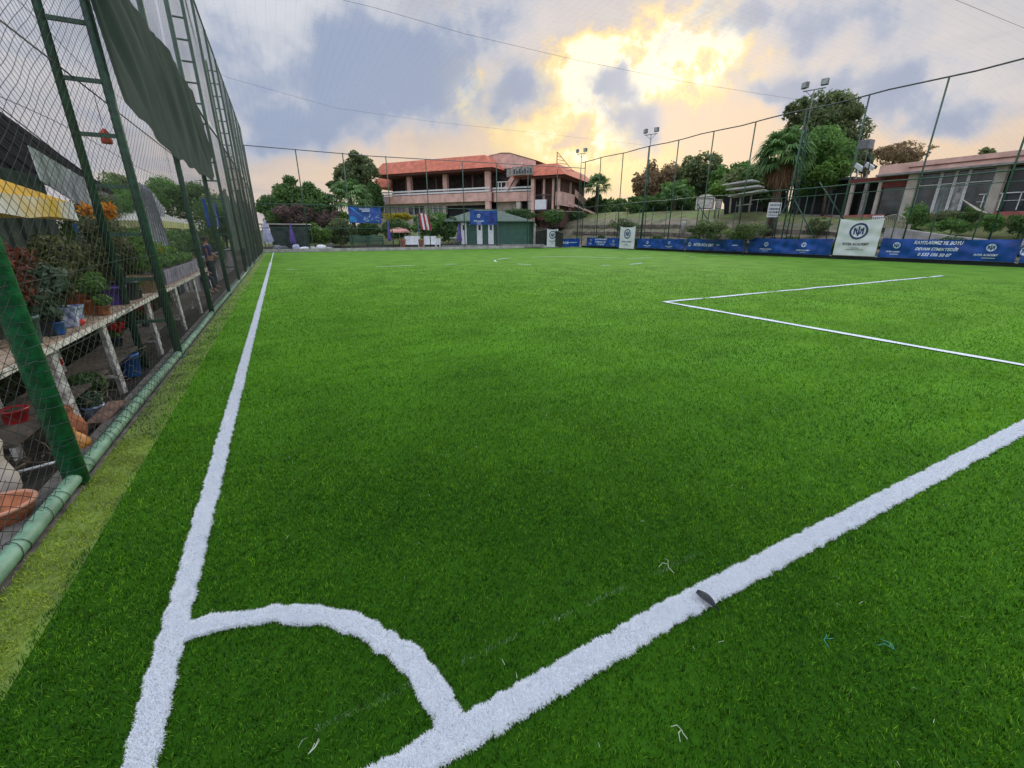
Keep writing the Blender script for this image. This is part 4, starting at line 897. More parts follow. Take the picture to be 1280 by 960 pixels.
b = MB(); bbox(b, 7.3, 9.0, .1, .5, 5.0, 6.3); b.build('water_tank', M_PLAS, pb)
b = MB(); bbox(b, 7.4, XR1-.2, .9, 1.3, 3.6, 5.0); b.build('lower_red_wall', mat('dim_red_brick', (.17, .05, .04), .85, .3, 3), pb)
for x, y in ((8.4, .7), (9.8, .7), (XR1-.5, .8), (XR1-.5, 6)): b = MB(); bbox(b, x-.14, x+.14, y, y+.3, 5, Z2b-.3); b.build('column', M_PINK, pb)
b = MB(); P = [bw(XR1, 7, 7.2), bw(XR1+.1, 16, 5.0), bw(XR1+.1, 16, 6.6), bw(XR1, 7, 8.1)]; b.poly(P); P = [bw(XR1+4, 14, 4.0), bw(XR1, 4, 6.2), bw(XR1, 4, 5.9), bw(XR1+4, 14, 3.7)]; b.poly(P)
b.build('ramp_wall', M_PINK, pb)
b = MB(); p = bw(XR1-1.3, 2, Z2t-1)
for k in range(5): b.beam(p+Vector((0, 0, .3+k*.45)), p+Vector((2.1-k*.4, -.8+k*.1, .2+k*.42)), .06, .06)
b.beam(p, p+Vector((0, 0, 2.6)), .09, .09); b.beam(p+Vector((0, 0, 2.6)), p+Vector((2.3, -.9, .1)), .07, .07); b.build('roof_lattice', M_RED, pb)
b = MB(); bbox(b, 6.6, 7.3, -2.2, -1.6, 1.6, 4.6); cl = b.build('pale_column', M_PINK, pb)

# ------------------------------------------------------------------ green hut
hc = at(611, 300, 57); hr = AZ; hd_ = Vector((math.cos(AZ), -math.sin(AZ), 0)); hn = Vector((math.sin(AZ), math.cos(AZ), 0)); HB0 = .35
hut = empty('green_hut', (hc.x, hc.y, HB0), 'dark green hut with three narrow white doors and grey green hip roof', 'hut')
def hw(x, y, z): p = Vector((hc.x, hc.y, 0))+hd_*x+hn*y; return Vector((p.x, p.y, z))
def hbox(b, x0, x1, y0, y1, z0, z1):
    o = len(b.v); b.v += [tuple(hw(x, y, z)) for z in (z0, z1) for x, y in ((x0, y0), (x1, y0), (x1, y1), (x0, y1))]
    for q_ in ((0, 3, 2, 1), (4, 5, 6, 7), (0, 1, 5, 4), (1, 2, 6, 5), (2, 3, 7, 6), (3, 0, 4, 7)): b.face(tuple(o+i for i in q_))
sx = 57/F*1.06
def hx(u): return (u-611)*sx
zt_ = 3.25
b = MB(); hbox(b, hx(577), hx(620), 0, 4, HB0, zt_); b.build('wall', M_HUT, hut)
b = MB()
for x in np.arange(hx(577), hx(620), .32): hbox(b, x, x+.05, -.03, 0, HB0, zt_-.02)
b.build('batten', M_HUT2, hut)
b = MB(); hbox(b, hx(622), hx(656), -.06, 4, HB0, zt_-.02)
for k in range(9): hbox(b, hx(622)-.02, hx(656)+.02, -.09, -.06, HB0+.1+k*.32, HB0+.13+k*.32)
b.build('shutter_wall', M_HUT2, hut)
b = MB(); hbox(b, hx(620), hx(622), -.15, .1, HB0, zt_+.3); b.build('corner_trim', M_STEEL, hut)
b = MB(); hbox(b, hx(656), hx(661.5), .6, 4, HB0, zt_-.2); b.build('side_wall', M_HUT, hut)
b = MB(); hbox(b, hx(661), hx(663.5), .3, .7, HB0, zt_-.35); b.build('prop', M_CONCL, hut)
b = MB(); pk = [hw(hx(596), 2.2, 4.65), hw(hx(616), 2.2, 4.65)]; ev = [hw(hx(560), -.6, zt_-.05), hw(hx(660), -.6, zt_-.05), hw(hx(668), 5, zt_-.6), hw(hx(560), 5, zt_-.05)]
b.poly([ev[0], ev[1], pk[1], pk[0]]); b.poly([ev[1], ev[2], pk[1]]); b.poly([ev[2], ev[3], pk[0], pk[1]]); b.poly([ev[3], ev[0], pk[0]]); b.poly([e-Vector((0, 0, .12)) for e in reversed(ev)])
for i in range(4): a_, c_ = ev[i], ev[(i+1) % 4]; b.poly([a_, a_-Vector((0, 0, .12)), c_-Vector((0, 0, .12)), c_])
b.build('roof', M_HUTR, hut)
for u0, u1 in ((580.5, 586.5), (598, 604), (610.5, 616.5)):
    b = MB(); hbox(b, hx(u0), hx(u1), -.1, -.04, HB0+.08, zt_-.25); dr = b.build('door', M_PLAS, hut)
    b = MB(); hbox(b, hx(u0+1.8), hx(u1-1.6), -.115, -.1, zt_-1.15, zt_-.55); b.build('window', M_GLASS, dr)
b = MB(); hbox(b, hx(560), hx(668), -1.1, -.1, .15, HB0); hbox(b, hx(625), hx(672), -2.0, -1.1, .1, .45); st = b.build('terrace_step', M_CONC, hut)
b = MB(); q0 = hw(hx(662), 1, 2.3)
# grey netted pen between hut and corner
pen = empty('storage_shed', hw(hx(676), 1.5, .2), 'low dark shed with slanting top between the hut and the corner of the pitch', 'shed'); b = MB()
P = [(hx(664), .2), (hx(692), .2), (hx(676), 2.05), (hx(664), 1.7)]
o = len(b.v); b.v += [tuple(hw(hx(664), 0, .2)), tuple(hw(hx(694), 0, .2)), tuple(hw(hx(694), 0, 1.75)), tuple(hw(hx(678), 0, 2.25)), tuple(hw(hx(664), 0, 1.95))]+[tuple(hw(hx(664), 2.5, .2)), tuple(hw(hx(694), 2.5, .2)), tuple(hw(hx(694), 2.5, 1.75)), tuple(hw(hx(678), 2.5, 2.25)), tuple(hw(hx(664), 2.5, 1.95))]
b.face(tuple(o+i for i in range(5))); b.face(tuple(o+5+i for i in reversed(range(5))))
for i in range(5): j = (i+1) % 5; b.face((o+i, o+5+i, o+5+j, o+j))
b.build('body', mat('dark_shed_boards', (.018, .024, .018), .8, .3, 3), pen)
b = MB(); b.beam(hw(hx(664), -.03, 1.98), hw(hx(678), -.03, 2.28), .1, .06); b.beam(hw(hx(678), -.03, 2.28), hw(hx(694), -.03, 1.78), .1, .06); b.build('edge_trim', M_STEEL, pen)
b = MB()
# paved path behind the back fence
path = MB(); path.poly([(XF0, 47.5, .16), (36.5, 47.5, .16), (36.5, 51.3, .18), (XF0, 51.3, .18)]); tag(path.build('path', M_CONCL), kind='structure')

# furniture beyond the far fence
def umb_open(c, lab, rad, h, m):
    r_ = empty('parasol', c, lab, 'parasol'); c = Vector(c); b = MB(); b.tube([c, c+Vector((0, 0, h))], .025, 6); b.build('pole', M_WHITE, r_)
    b = MB(); n = 8; prof = [(0, h+.02), (rad*.35, h-.04), (rad*.7, h-.17), (rad, h-.40), (rad*1.0, h-.55)]; o = len(b.v)
    for rr_, z in prof:
        for k in range(16): a = math.pi*k/8; s = 1 if k % 2 == 0 else .95; b.v.append((c.x+math.cos(a)*rr_*s, c.y+math.sin(a)*rr_*s, c.z+z))
    for i in range(4):
        for k in range(16): b.face((o+i*16+k, o+i*16+(k+1) % 16, o+(i+1)*16+(k+1) % 16, o+(i+1)*16+k))
    b.build('canopy', m, r_); b = MB(); b.lathe(c, [(.22, 0), (.22, .06), (.04, .1)], 12); b.build('base', M_CONC, r_); return r_
def umb_closed(c, lab, h, r0, m, rz=0):
    r_ = empty('folded_parasol', c, lab, 'folded parasol'); c = Vector(c); b = MB(); b.tube([c, c+Vector((0, 0, h))], .022, 6); b.build('pole', M_STEEL, r_); b = MB()
    o = len(b.v); prof = [(.02, h), (.05, h-.12), (r0*.62, h*.62), (r0, h*.30), (r0*.8, h*.25)]; n = 20
    for rr_, z in prof:
        for k in range(n): a = 2*math.pi*k/n; s = 1+.28*math.cos(5*a+z); b.v.append((c.x+math.cos(a)*rr_*s, c.y+math.sin(a)*rr_*s, c.z+z))
    for i in range(4):
        for k in range(n): b.face((o+i*n+k, o+i*n+(k+1) % n, o+(i+1)*n+(k+1) % n, o+(i+1)*n+k), True)
    b.build('canopy', m, r_); return r_
def gp(u, d, z=None): p = at(u, 300, d); zz = max(tz(p.x, p.y), .18 if p.y < 51.3 and p.x > XF0 else -9) if z is None else z; return Vector((p.x, p.y, zz))
p = gp(500, 53); umb_open(p, 'open pink parasol beyond the far fence', 1.25, 2.25, mat('salmon_canopy', (.62, .30, .25), .8, .3, 2))
umb_closed(gp(487, 51.5), 'folded purple parasol left of the pink parasol', 2.9, .22, M_PURP)
umb_closed(gp(366, 47.5), 'folded purple parasol at the far left behind the fence', 2.7, .26, M_PURP)
umb_closed(gp(574, 53.5), 'folded purple parasol leaning beside the green hut', 2.6, .30, M_PURP)
umb_closed(gp(335, 44.6), 'tall folded lilac white parasol in the far left corner', 2.9, .42, M_LILAC)
# flag on a pole
p = gp(524, 52.5); fl = empty('flag', p, 'red and white striped flag on a bluish pole beyond the far fence', 'flag'); b = MB(); b.tube([p, p+Vector((0, 0, 3.6))], .05, 8); b.build('pole', mat('blue_grey_pole', (.10, .12, .24), .6), fl)
H0 = p.z
for k in range(5):
    b = MB(); w = .24
    for j in range(6):
        def fp(a, t): return Vector((p.x, p.y, H0))+hd_*(.08+a+t*.25)+hn*(.08*math.sin(a*5+t*3))+Vector((0, 0, 3.75-t*1.75-a*.15))
        b.poly([fp(k*w, j/6), fp((k+1)*w, j/6), fp((k+1)*w, (j+1)/6), fp(k*w, (j+1)/6)])
    b.build('stripe', M_WHITE if k % 2 else mat('flag_red', (.42, .03, .06), .7), fl)
# white garden seats, chair
def sofa(c, w, lab, m=M_PLAS, backh=.85, grp=None):
    r_ = empty('garden_sofa', c, lab, 'garden sofa', grp, rz=-AZ); b = MB(); b.box((0, 0, .38), (w, .62, .10)); b.build('seat', m, r_, world=False, bevel=.02)
    b = MB(); n = max(2, int(w/.55))
    for k in range(n): b.box((-w/2+(k+.5)*w/n, .30, .40+backh/2), (w/n-.03, .07, backh))
    b.build('backrest', m, r_, world=False, bevel=.02)
    for x in (-w/2+.05, w/2-.05):
        b = MB(); b.box((x, 0, .60), (.08, .6, .05)); b.build('armrest', m, r_, world=False)
        for y in (-.26, .26): b = MB(); b.box((x, y, .18), (.06, .06, .36)); b.build('leg', m, r_, world=False)
    return r_
sofa(gp(514.5, 51.5), 1.75, 'white slatted garden seat left of the striped flag'); sofa(gp(537, 51.5), 1.45, 'white slatted garden seat right of the striped flag')
sofa(gp(547.5, 51.7), .5, 'single white garden chair right of the white seats', backh=.6)
TC = mat('terracotta_plastic', (.45, .20, .12), .6)
for (u, lab) in ((503.5, 'square terracotta planter box under the pink parasol'), (526.5, 'square terracotta planter box at the foot of the flag pole')):
    c = gp(u, 51.2); r_ = empty('planter_box', c, lab, 'planter'); b = MB(); b.lathe((0, 0, 0), [(.26, 0), (.33, .8), (.36, .8), (.36, .9)], 4); b.build('box', TC, r_, world=False); b = MB(); b.lathe((0, 0, .86), [(.3, 0), (.28, .06)], 8); b.build('soil', M_DIRT, r_, world=False)
# small white round table by the hut
c = gp(567.5, 54); r_ = empty('round_table', c, 'round white table beside the folded purple parasol near the hut', 'table'); b = MB(); b.lathe((0, 0, 1.0), [(.5, 0), (.55, .02), (.5, .05)], 18); b.build('table_top', M_PLAS, r_, world=False); b = MB(); b.tube([(0, 0, 0), (0, 0, 1)], .05, 8); b.build('leg', M_STEEL, r_, world=False)
# green bench (long low board wall)
c = gp(459, 50.0); r_ = empty('bench', c, 'long dark green team bench beyond the far fence under the blue poster', 'bench', rz=0); b = MB(); b.box((0, 0, .5), (3.7, .45, .08)); b.build('seat', M_HUT, r_, world=False); b = MB()
for z in (.75, .98, 1.22): b.box((0, .24, z), (3.7, .05, .18))
b.build('backrest', M_HUT, r_, world=False)
for x in (-1.7, 0, 1.7): b = MB(); b.box((x, .05, .5), (.07, .5, 1.0)); b.build('leg', M_HUT, r_, world=False)
# wrapped shelter in the left far corner
c = gp(352, 47.6); r_ = empty('lean_to_shelter', c, 'low shelter with thin white roof edge and dark screens in the far left corner', 'shelter'); b = MB(); b.box((.6, 1.5, 2.55), (5.0, 2.6, .10)); b.build('roof', M_CREAM, r_, world=False)
b = MB(); b.box((.9, .5, 1.3), (3.6, .05, 2.4)); b.build('screen', mat('dull_green_screen', (.04, .06, .05), .8, .3, 3), r_, world=False); b = MB(); b.box((-1.25, .2, 1.6), (.55, .06, 2.0)); b.build('white_panel', M_BANW, r_, world=False)
for x in (-1.6, 3.0): b = MB(); b.box((x, .3, 1.25), (.07, .07, 2.5)); b.build('post', M_DSTEEL, r_, world=False)
rnd = random.Random(12)
for i, (u, w, h, mm, lab) in enumerate([(345, .9, .45, M_STEEL, 'grey bundle on the path at the foot of the left corner screen'), (353, .8, .35, M_DSTEEL, 'dark bundle right of the grey bundle'), (369, .7, .5, M_LILAC, 'pale folded cover below the far left purple parasol'), (379, 1.0, .25, M_PLAS, 'white sack lying left of the yellow green shrub'), (388, .9, .28, M_CONCL, 'light grey sack lying below the yellow green shrub'), (400, 1.0, .45, M_PLAS, 'upright white sack right of the yellow green shrub'), (410, .6, .22, M_CONCL, 'small pale sack farthest right of the row'), (413, .5, .6, M_DSTEEL, 'dark sack standing behind the small pale sack')]):
    c = gp(u, 45+.9*i*.3, .16 if i else .1); c.z = .17; r_ = empty('sack', c, lab, 'sack'); b = MB(); n = 14; prof = [(.42, 0), (.5, .25), (.48, .6), (.33, .9), (.1, 1.0)]; o = len(b.v)
    for rr_, z in prof:
        for k in range(n): a = 2*math.pi*k/n; s = 1+.16*math.sin(3*a+i+z*4)+.08*math.sin(7*a); b.v.append((math.cos(a)*rr_*w*s, math.sin(a)*rr_*.7*s*w, z*h+.02*math.sin(a*4)))
    for j in range(4):
        for k in range(n): b.face((o+j*n+k, o+j*n+(k+1) % n, o+(j+1)*n+(k+1) % n, o+(j+1)*n+k), True)
    b.face(tuple(o+4*n+k for k in range(n))); b.build('body', mm, r_, world=False)

# ------------------------------------------------------------------ right side
# stone terraces on the bank, as low walls
for xx, dz, h, lab in ((38.4, .46, .34, 'lower course of the stone terrace behind the right fence'), (39.7, .74, .34, 'upper course of the stone terrace behind the right fence')):
    r_ = empty('retaining_wall', (xx, 30, 1), lab, 'retaining wall'); b = MB()
    ys = np.arange(17, 52, 1.5)
    for y0 in ys:
        b.box((xx, y0+.75, tz(xx+.12, y0+.75)-h*.3), (.22+.05*math.sin(y0*3), 1.47, h+.03*math.sin(y0*5)), rx=math.atan2(tz(xx, y0+1.5)-tz(xx, y0), 1.5))
    b.build('blocks', mat('terrace_stone', (.20, .165, .145), .95, .35, 1.8, .8, 12), r_)
r_ = empty('concrete_wall', (38.9, 14, 1), 'pale smooth concrete ramp wall above the blue banner with the phone number', 'wall'); b = MB(); pts = [onX(1107, 285, 38.9), onX(1130, 286.5, 38.9), onX(1180, 294, 38.9), onX(1240, 300, 38.9), onX(1300, 302, 38.9)]
for a_, c_ in zip(pts[:-1], pts[1:]): 
    for xx in (0,): b.poly([(38.9, a_.y, .5), (38.9, c_.y, .5), c_, a_]); b.poly([a_, c_, c_+Vector((.5, 0, 0)), a_+Vector((.5, 0, 0))])
b.build('face', M_CONCL, r_)
# pale yard on the terrace
yd = MB(); ys = np.arange(16, 34, 1.5)
for y0 in ys: yd.poly([(x_, y_, tz(x_, y_)+.03) for x_, y_ in ((41.4, y0), (41.4, y0+1.5), (47, y0+1.5), (47, y0))])
tag(yd.build('yard_paving', M_CONC), kind='structure')
# low pink building parallel to the fence
XW = 46.0
lb = empty('low_pink_building', (XW, 14, 2.3), 'single storey building with pink flat fascia, white framed windows and red foot wall', 'building')
def yz(u, v, X=XW): p = onX(u, v, X); return p.y, p.z
yL = yz(1102, 220)[0]; zt2 = yz(1102, 205)[1]; zb2 = yz(1190, 210)[1]
print('low bldg', yL, zt2, zb2)
zt2, zb2, zw1, zw0 = 6.95, 6.25, 6.1, 3.15
b = MB(); b.box((XW+4, yL/2-1-6, (zt2+zb2)/2), (9.2, yL+14, zt2-zb2)); b.build('fascia', M_PINK, lb)
b = MB(); b.box((XW-.64, yL/2-1-3, (zt2+zb2)/2-.02), (.05, yL+4, .06)); b.build('fascia_line', mat('dark_red_line', (.16, .04, .04), .7), lb)
b = MB(); b.box((XW-.3, yL/2-7, zb2-.08), (1.3, yL+14, .14)); b.build('soffit', M_CONC, lb)
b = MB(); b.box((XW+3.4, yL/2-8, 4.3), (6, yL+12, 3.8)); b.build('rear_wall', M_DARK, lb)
yW = yz(1140, 240)[0]
b = MB(); b.box((XW, yW/2-8, 2.6), (.25, yW+16, 1.1)); b.build('foot_wall', mat('red_foot_wall', (.42, .13, .12), .8, .15, 2), lb)
def bay(u0, u1): return yz(u0, 240)[0], yz(u1, 240)[0]
for (u0, u1) in ((1133, 1145), (1240, 1252)):
    a_, c_ = bay(u0, u1); b = MB(); b.box((XW-.05, (a_+c_)/2, (2.1+zb2)/2), (.5, abs(a_-c_), zb2-2.1)); b.build('pillar', M_CREAM, lb)
for i, (u0, u1) in enumerate(((1147, 1171), (1173, 1189), (1191, 1205), (1207, 1238))):
    a_, c_ = bay(u0, u1); b = MB(); b.box((XW, (a_+c_)/2, (zw0+5.15)/2), (.04, abs(a_-c_), 5.15-zw0)); w_ = b.build('window', [M_GLASS, M_GLASSL, mat('curtained_glass', (.30, .30, .29), .15, .5, 2.5, col2=(.07, .08, .09), spec=.8), M_GLASS][i], lb)
    b = MB(); b.box((XW, (a_+c_)/2, 5.65), (.04, abs(a_-c_), .7)); b.build('transom_pane', M_GLASS, w_)
    b = MB(); e = .07
    for yy in (a_, c_): b.box((XW-.06, yy, (zw0+zw1)/2), (.1, e, zw1-zw0))
    for zz in (zw0, 5.22, zw1): b.box((XW-.06, (a_+c_)/2, zz), (.1, abs(a_-c_), e))
    b.build('frame', M_WHITE, w_)
a_, c_ = bay(1253, 1330); b = MB(); b.box((XW+.3, (a_+c_)/2, 4.6), (.04, abs(a_-c_), 3.1)); w_ = b.build('window', mat('dark_blue_glass', (.012, .03, .045), .06, .3, 1), lb); b = MB(); b.box((XW-.2, (a_+c_)/2+.3, 4.35), (.05, abs(a_-c_)+1.6, .06)); b.box((XW-.2, (a_+c_)/2+.3, 3.85), (.04, abs(a_-c_)+1.6, .03))
for yy in np.linspace(c_, a_+.8, 5): b.box((XW-.2, yy, 3.8), (.05, .05, 1.15))
b.build('rail', M_WHITE, lb)
b = MB(); ya, yb_ = bay(1098, 1134); b.box((XW+.1, (ya+yb_)/2, 5.75), (.2, abs(ya-yb_), .9)); b.build('red_lintel', mat('dull_red_paint', (.20, .035, .03), .7), lb)
b = MB(); b.box((XW+.25, (ya+yb_)/2, 4.2), (.05, abs(ya-yb_)*.8, 2.3)); b.build('entrance_glass', M_GLASS, lb)
# annex to the left with its own lower roof
an = empty('annex', (XW+1, yL+2, 2.4), 'dark open annex with lean red roof edge left of the low pink building', 'building'); ya, yb_ = yz(1098, 240)[0], yz(1064, 240)[0]
b = MB(); b.box((XW+3, (ya+yb_)/2, 6.0), (6, abs(ya-yb_)+.6, .18)); b.box((XW+.0, (ya+yb_)/2, 6.0), (.2, abs(ya-yb_)+.6, .3)); b.build('roof', mat('dark_red_sheet', (.20, .05, .045), .7), an)
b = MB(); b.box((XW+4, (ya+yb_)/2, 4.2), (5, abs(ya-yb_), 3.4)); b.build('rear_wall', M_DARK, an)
for t_ in (.0, .48, 1.): b = MB(); b.box((XW+.1, ya+(yb_-ya)*t_, 4.2), (.25, .25, 3.5)); b.build('column', M_CREAM if t_ != .48 else M_CONC, an)
b = MB(); b.box((XW-.3, (ya+yb_)/2-.5, 2.85), (.2, abs(ya-yb_)+1, .75)); b.build('low_wall', MATS['red_foot_wall'], an)
# roof gear
for (u, v, s, lab) in ((1083, 181, .9, 'grey box tank high behind the annex roof'), (1074, 209, .8, 'tilted white panel on the annex roof'), (1087, 208, .9, 'second tilted white panel farther right on the annex roof')):
    p = at(u, v, 40); r_ = empty('roof_tank' if s == .9 and v < 200 else 'roof_panel', p, lab, 'roof equipment'); b = MB()
    if v < 200: b.box((0, 0, 0), (.8, .8, .7)); b.build('tank', M_STEEL, r_, world=False, bevel=.05); b = MB(); [b.tube([(x, y, -.35), (x*1.2, y*1.2, -2.2)], .04, 5) for x in (-.35, .35) for y in (-.35, .35)]; b.build('stand', M_DSTEEL, r_, world=False)
    else: b.box((0, 0, 0), (.12, 1.0, .32), rz=R(-25), rx=R(28)); b.build('panel', M_PLAS, r_, world=False); b = MB(); b.tube([(0, 0, 0), (0, 0, -.9)], .04, 5); b.tube([(.2, .2, -.9), (0, 0, .2)], .04, 5); b.build('stand', M_WHITE, r_, world=False)
# dark pavilion under the trees
pv = empty('dark_pavilion', (47, 28, 3), 'deep shaded open pavilion under the trees behind the nearest floodlight mast', 'pavilion'); y0, y1 = yz(1060, 250, 47)[0], yz(985, 250, 47)[0]
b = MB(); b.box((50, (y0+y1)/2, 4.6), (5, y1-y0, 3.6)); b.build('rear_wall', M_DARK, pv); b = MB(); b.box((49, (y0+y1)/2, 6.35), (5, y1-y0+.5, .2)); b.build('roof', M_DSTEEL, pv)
for t_ in np.linspace(0, 1, 5): b = MB(); b.box((46.7, y0+(y1-y0)*t_, 4.6), (.14, .14, 3.5)); b.build('post', M_DSTEEL, pv)
b = MB(); b.box((46.2, y0+1.6, 3.0), (.7, 2.2, .5)); b.build('covered_counter', mat('dull_red_cover', (.25, .05, .04), .8), pv)
# white roofed shelter with posts
sh = empty('shelter', at(930, 262, 47), 'open shelter with overlapping white roofs left of the large palm', 'shelter'); d0 = 47
def sp_(u, v, d=d0): return at(u, v, d)
b = MB()
for (ua, va, ub, vb, dd) in ((908, 232, 945, 226, 49), (912, 238, 952, 233, 48), (914, 246, 958, 238, 46.5)):
    A_, B_ = sp_(ua, va, dd), sp_(ub, vb, dd-2); b.beam(A_, B_, 2.2, .12)
b.build('roof', mat('off_white_sheet', (.52, .52, .50), .7, .15, 2), sh)
for (ua, va, ub, vb) in ((940, 240, 936, 265), (914, 246, 912, 266), (926, 244, 924, 266)):
    b = MB(); b.tube([sp_(ua, va, 46), sp_(ub, vb, 46)], .09, 6); b.build('post', M_CONCL, sh)
b = MB(); b.beam(sp_(920, 257, 46), sp_(940, 255, 46), .12, .1); b.build('handrail', M_CONCL, sh)
b = MB(); A_ = sp_(905, 268, 50); B_ = sp_(985, 268, 50); o = len(b.v); b.poly([A_, B_, sp_(985, 240, 50), sp_(905, 246, 50)]); b.build('rear_screen', M_DARK, sh)
# basketball board and second one
def board(name, lab, u0, v0, u1, v1, d, m, cat, strokes=True, leg=True, letters=None, arch=False):
    A_ = at(u0, v1, d); B_ = at(u1, v1, d); T_l = at(u0, v0, d); r_ = empty(name, A_.lerp(B_, .5), lab, cat); W = (B_-A_).length; H = T_l.z-A_.z; D = (B_-A_).normalized(); Nn = Vector((-D.y, D.x, 0)); 
    if Nn.dot(Vector(CAM)-A_) < 0: Nn = -Nn
    def pos(a, z): return A_+D*a+Vector((0, 0, z))+Nn*.03
    b = MB(); b.beam(A_+Vector((0, 0, H/2)), B_+Vector((0, 0, H/2)), .05, H); bd = b.build('board', m, r_)
    if strokes:
        b = MB(); ww = .07*min(W, H)
        for pts in ([(.08*W, .1*H), (.92*W, .1*H), (.92*W, .9*H), (.08*W, .9*H), (.08*W, .1*H)],): stroke(b, pts, ww, pos)
        b.build('border', M_DSTEEL, bd)
    if letters:
        b = MB()
        for s, cx, cy, wd, h in letters: add_text(b, s, cx*W, cy*H, wd*W, h*H, pos, shear=0)
        b.build('lettering', M_LETD, bd)
    if arch: b = MB(); o = len(b.v); b.v += [tuple(pos(W*(.5+.4*math.cos(a)), H+H*.28*math.sin(a))) for a in np.linspace(0, math.pi, 12)]; b.face(tuple(range(o, o+12))); b.build('crest', m, bd)
    if leg:
        g = tz((A_.x+B_.x)/2, (A_.y+B_.y)/2)
        for t_ in (.2, .8): p = A_.lerp(B_, t_)-Nn*.1; b = MB(); b.tube([p+Vector((0, 0, H*.3)), (p.x, p.y, g)], .05, 6); b.build('leg', M_DSTEEL, r_)
    return r_
board('notice_board', 'white framed board with rounded crest beyond the fence left of the shelter', 869, 247, 892, 262, 46, mat('worn_white_board', (.60, .57, .52), .7, .2, 4), 'notice board', arch=True)
board('notice_board', 'smaller worn board just right of the crested white board', 893, 249, 901, 262, 49, MATS['worn_white_board'], 'notice board')
board('notice_board', 'upright white sign with rows of dark lettering at the foot of the large palm', 958, 253, 974, 271.5, 38.5, M_BANW, 'sign', strokes=False)
r_ = bpy.data.objects['notice_board.002']; bd = [c for c in r_.children if c.name.startswith('board')][0]
A_ = at(958, 271.5, 38.5); B_ = at(974, 271.5, 38.5); D = (B_-A_).normalized(); Nn = Vector((-D.y, D.x, 0)); Nn = Nn if Nn.dot(Vector(CAM)-A_) > 0 else -Nn; W = (B_-A_).length; H = at(958, 253, 38.5).z-A_.z; b = MB()
rnd = random.Random(8)
for row, (z, h) in enumerate(((.82, .09), (.56, .13), (.34, .13), (.14, .06))):
    x = .12
    while x < .86:
        w = rnd.uniform(.05, .12); p0 = A_+Nn*.035; b.poly([p0+D*W*x+Vector((0, 0, H*(z-h/2))), p0+D*W*min(.9, x+w)+Vector((0, 0, H*(z-h/2))), p0+D*W*min(.9, x+w)+Vector((0, 0, H*(z+h/2))), p0+D*W*x+Vector((0, 0, H*(z+h/2)))]); x += w+.04
b.build('lettering', M_LETD, bd)
p = at(857, 262, 48); g = tz(p.x, p.y); r_ = empty('bollard', (p.x, p.y, g), 'short white bollard on the dry grass far behind the fence', 'bollard'); b = MB(); b.lathe((0, 0, 0), [(.22, 0), (.22, 1.0), (.16, 1.15)], 10); b.build('body', M_CONCL, r_, world=False)
# white plastic chairs on the terrace
def pchair(c, lab, rz, m, tilt=0., grp=None, s=1.):
    r_ = empty('plastic_chair', c, lab, 'chair', grp, rz=rz); r_.rotation_euler = (tilt, 0, rz); r_.scale = (s, s, s); b = MB(); b.box((0, 0, .43), (.48, .46, .04)); b.build('seat', m, r_, world=False, bevel=.01)
    b = MB(); o = 0
    for x in np.linspace(-.2, .2, 6): b.beam((x, .22, .48), (x*1.05, .32, .84), .05, .02)
    b.beam((-.25, .33, .87), (.25, .33, .87), .04, .08); b.build('backrest', m, r_, world=False)
    for x in (-.25, .25):
        b = MB(); b.tube([(x, -.2, .44), (x, -.2, .64), (x, .25, .66)], .022, 6); b.build('armrest', m, r_, world=False)
        for y in (-.2, .2): b = MB(); b.tube([(x*.9, y, .42), (x*1.05, y*1.15, 0)], [.03, .02], 6); b.build('leg', m, r_, world=False)
    return r_
p = onX(1099, 262, 40.6); pchair((p.x, p.y, tz(p.x, p.y)+.05), 'white plastic chair standing above the large white banner', R(120), M_PLAS, s=1.35)
# bench of pale bent wood
p = onX(1124, 266, 41.2); r_ = empty('garden_bench', (p.x, p.y, tz(p.x, p.y)), 'pale wooden garden bench with curved slatted back right of the plastic chair', 'bench', rz=R(70)); b = MB(); BW = mat('pale_bench_wood', (.38, .36, .28), .8, .2, 8)
for x in np.linspace(-.9, .9, 13): b.beam((x, .25, .5), (x, .36, 1.05+.25*math.cos(x*1.6)), .05, .03)
b.tube([(x, .37, 1.08+.25*math.cos(x*1.6)) for x in np.linspace(-.95, .95, 9)], .035, 6); b.build('backrest', BW, r_, world=False); b = MB(); b.box((0, 0, .46), (1.9, .5, .05)); b.build('seat', BW, r_, world=False)
for x in (-.9, .9): b = MB(); b.box((x, 0, .33), (.06, .5, .66)); b.build('leg', BW, r_, world=False)
# pile of pale branches and boards on the grass bank
r_ = empty('timber_pile', at(1215, 262, 30), 'pale boards leaning in front of the red foot wall', 'boards'); b = MB()
for k in range(5): A_ = at(1204+k*3, 250+k*2, 31); B_ = at(1222+k*3, 263+k, 30); b.beam(A_, B_, .12, .04)
b.build('board', BW, r_)
p = at(945, 268, 43); r_ = empty('straw_heap', (p.x, p.y, tz(p.x, p.y)), 'small heap of tan sand beside the large palm', 'heap'); b = MB(); b.lathe((0, 0, 0), [(.95, 0), (.6, .22), (.28, .38), (.05, .42)], 16); b.build('heap', mat('tan_sand', (.32, .20, .11), .95, .25, 3, .8, 12), r_, world=False)

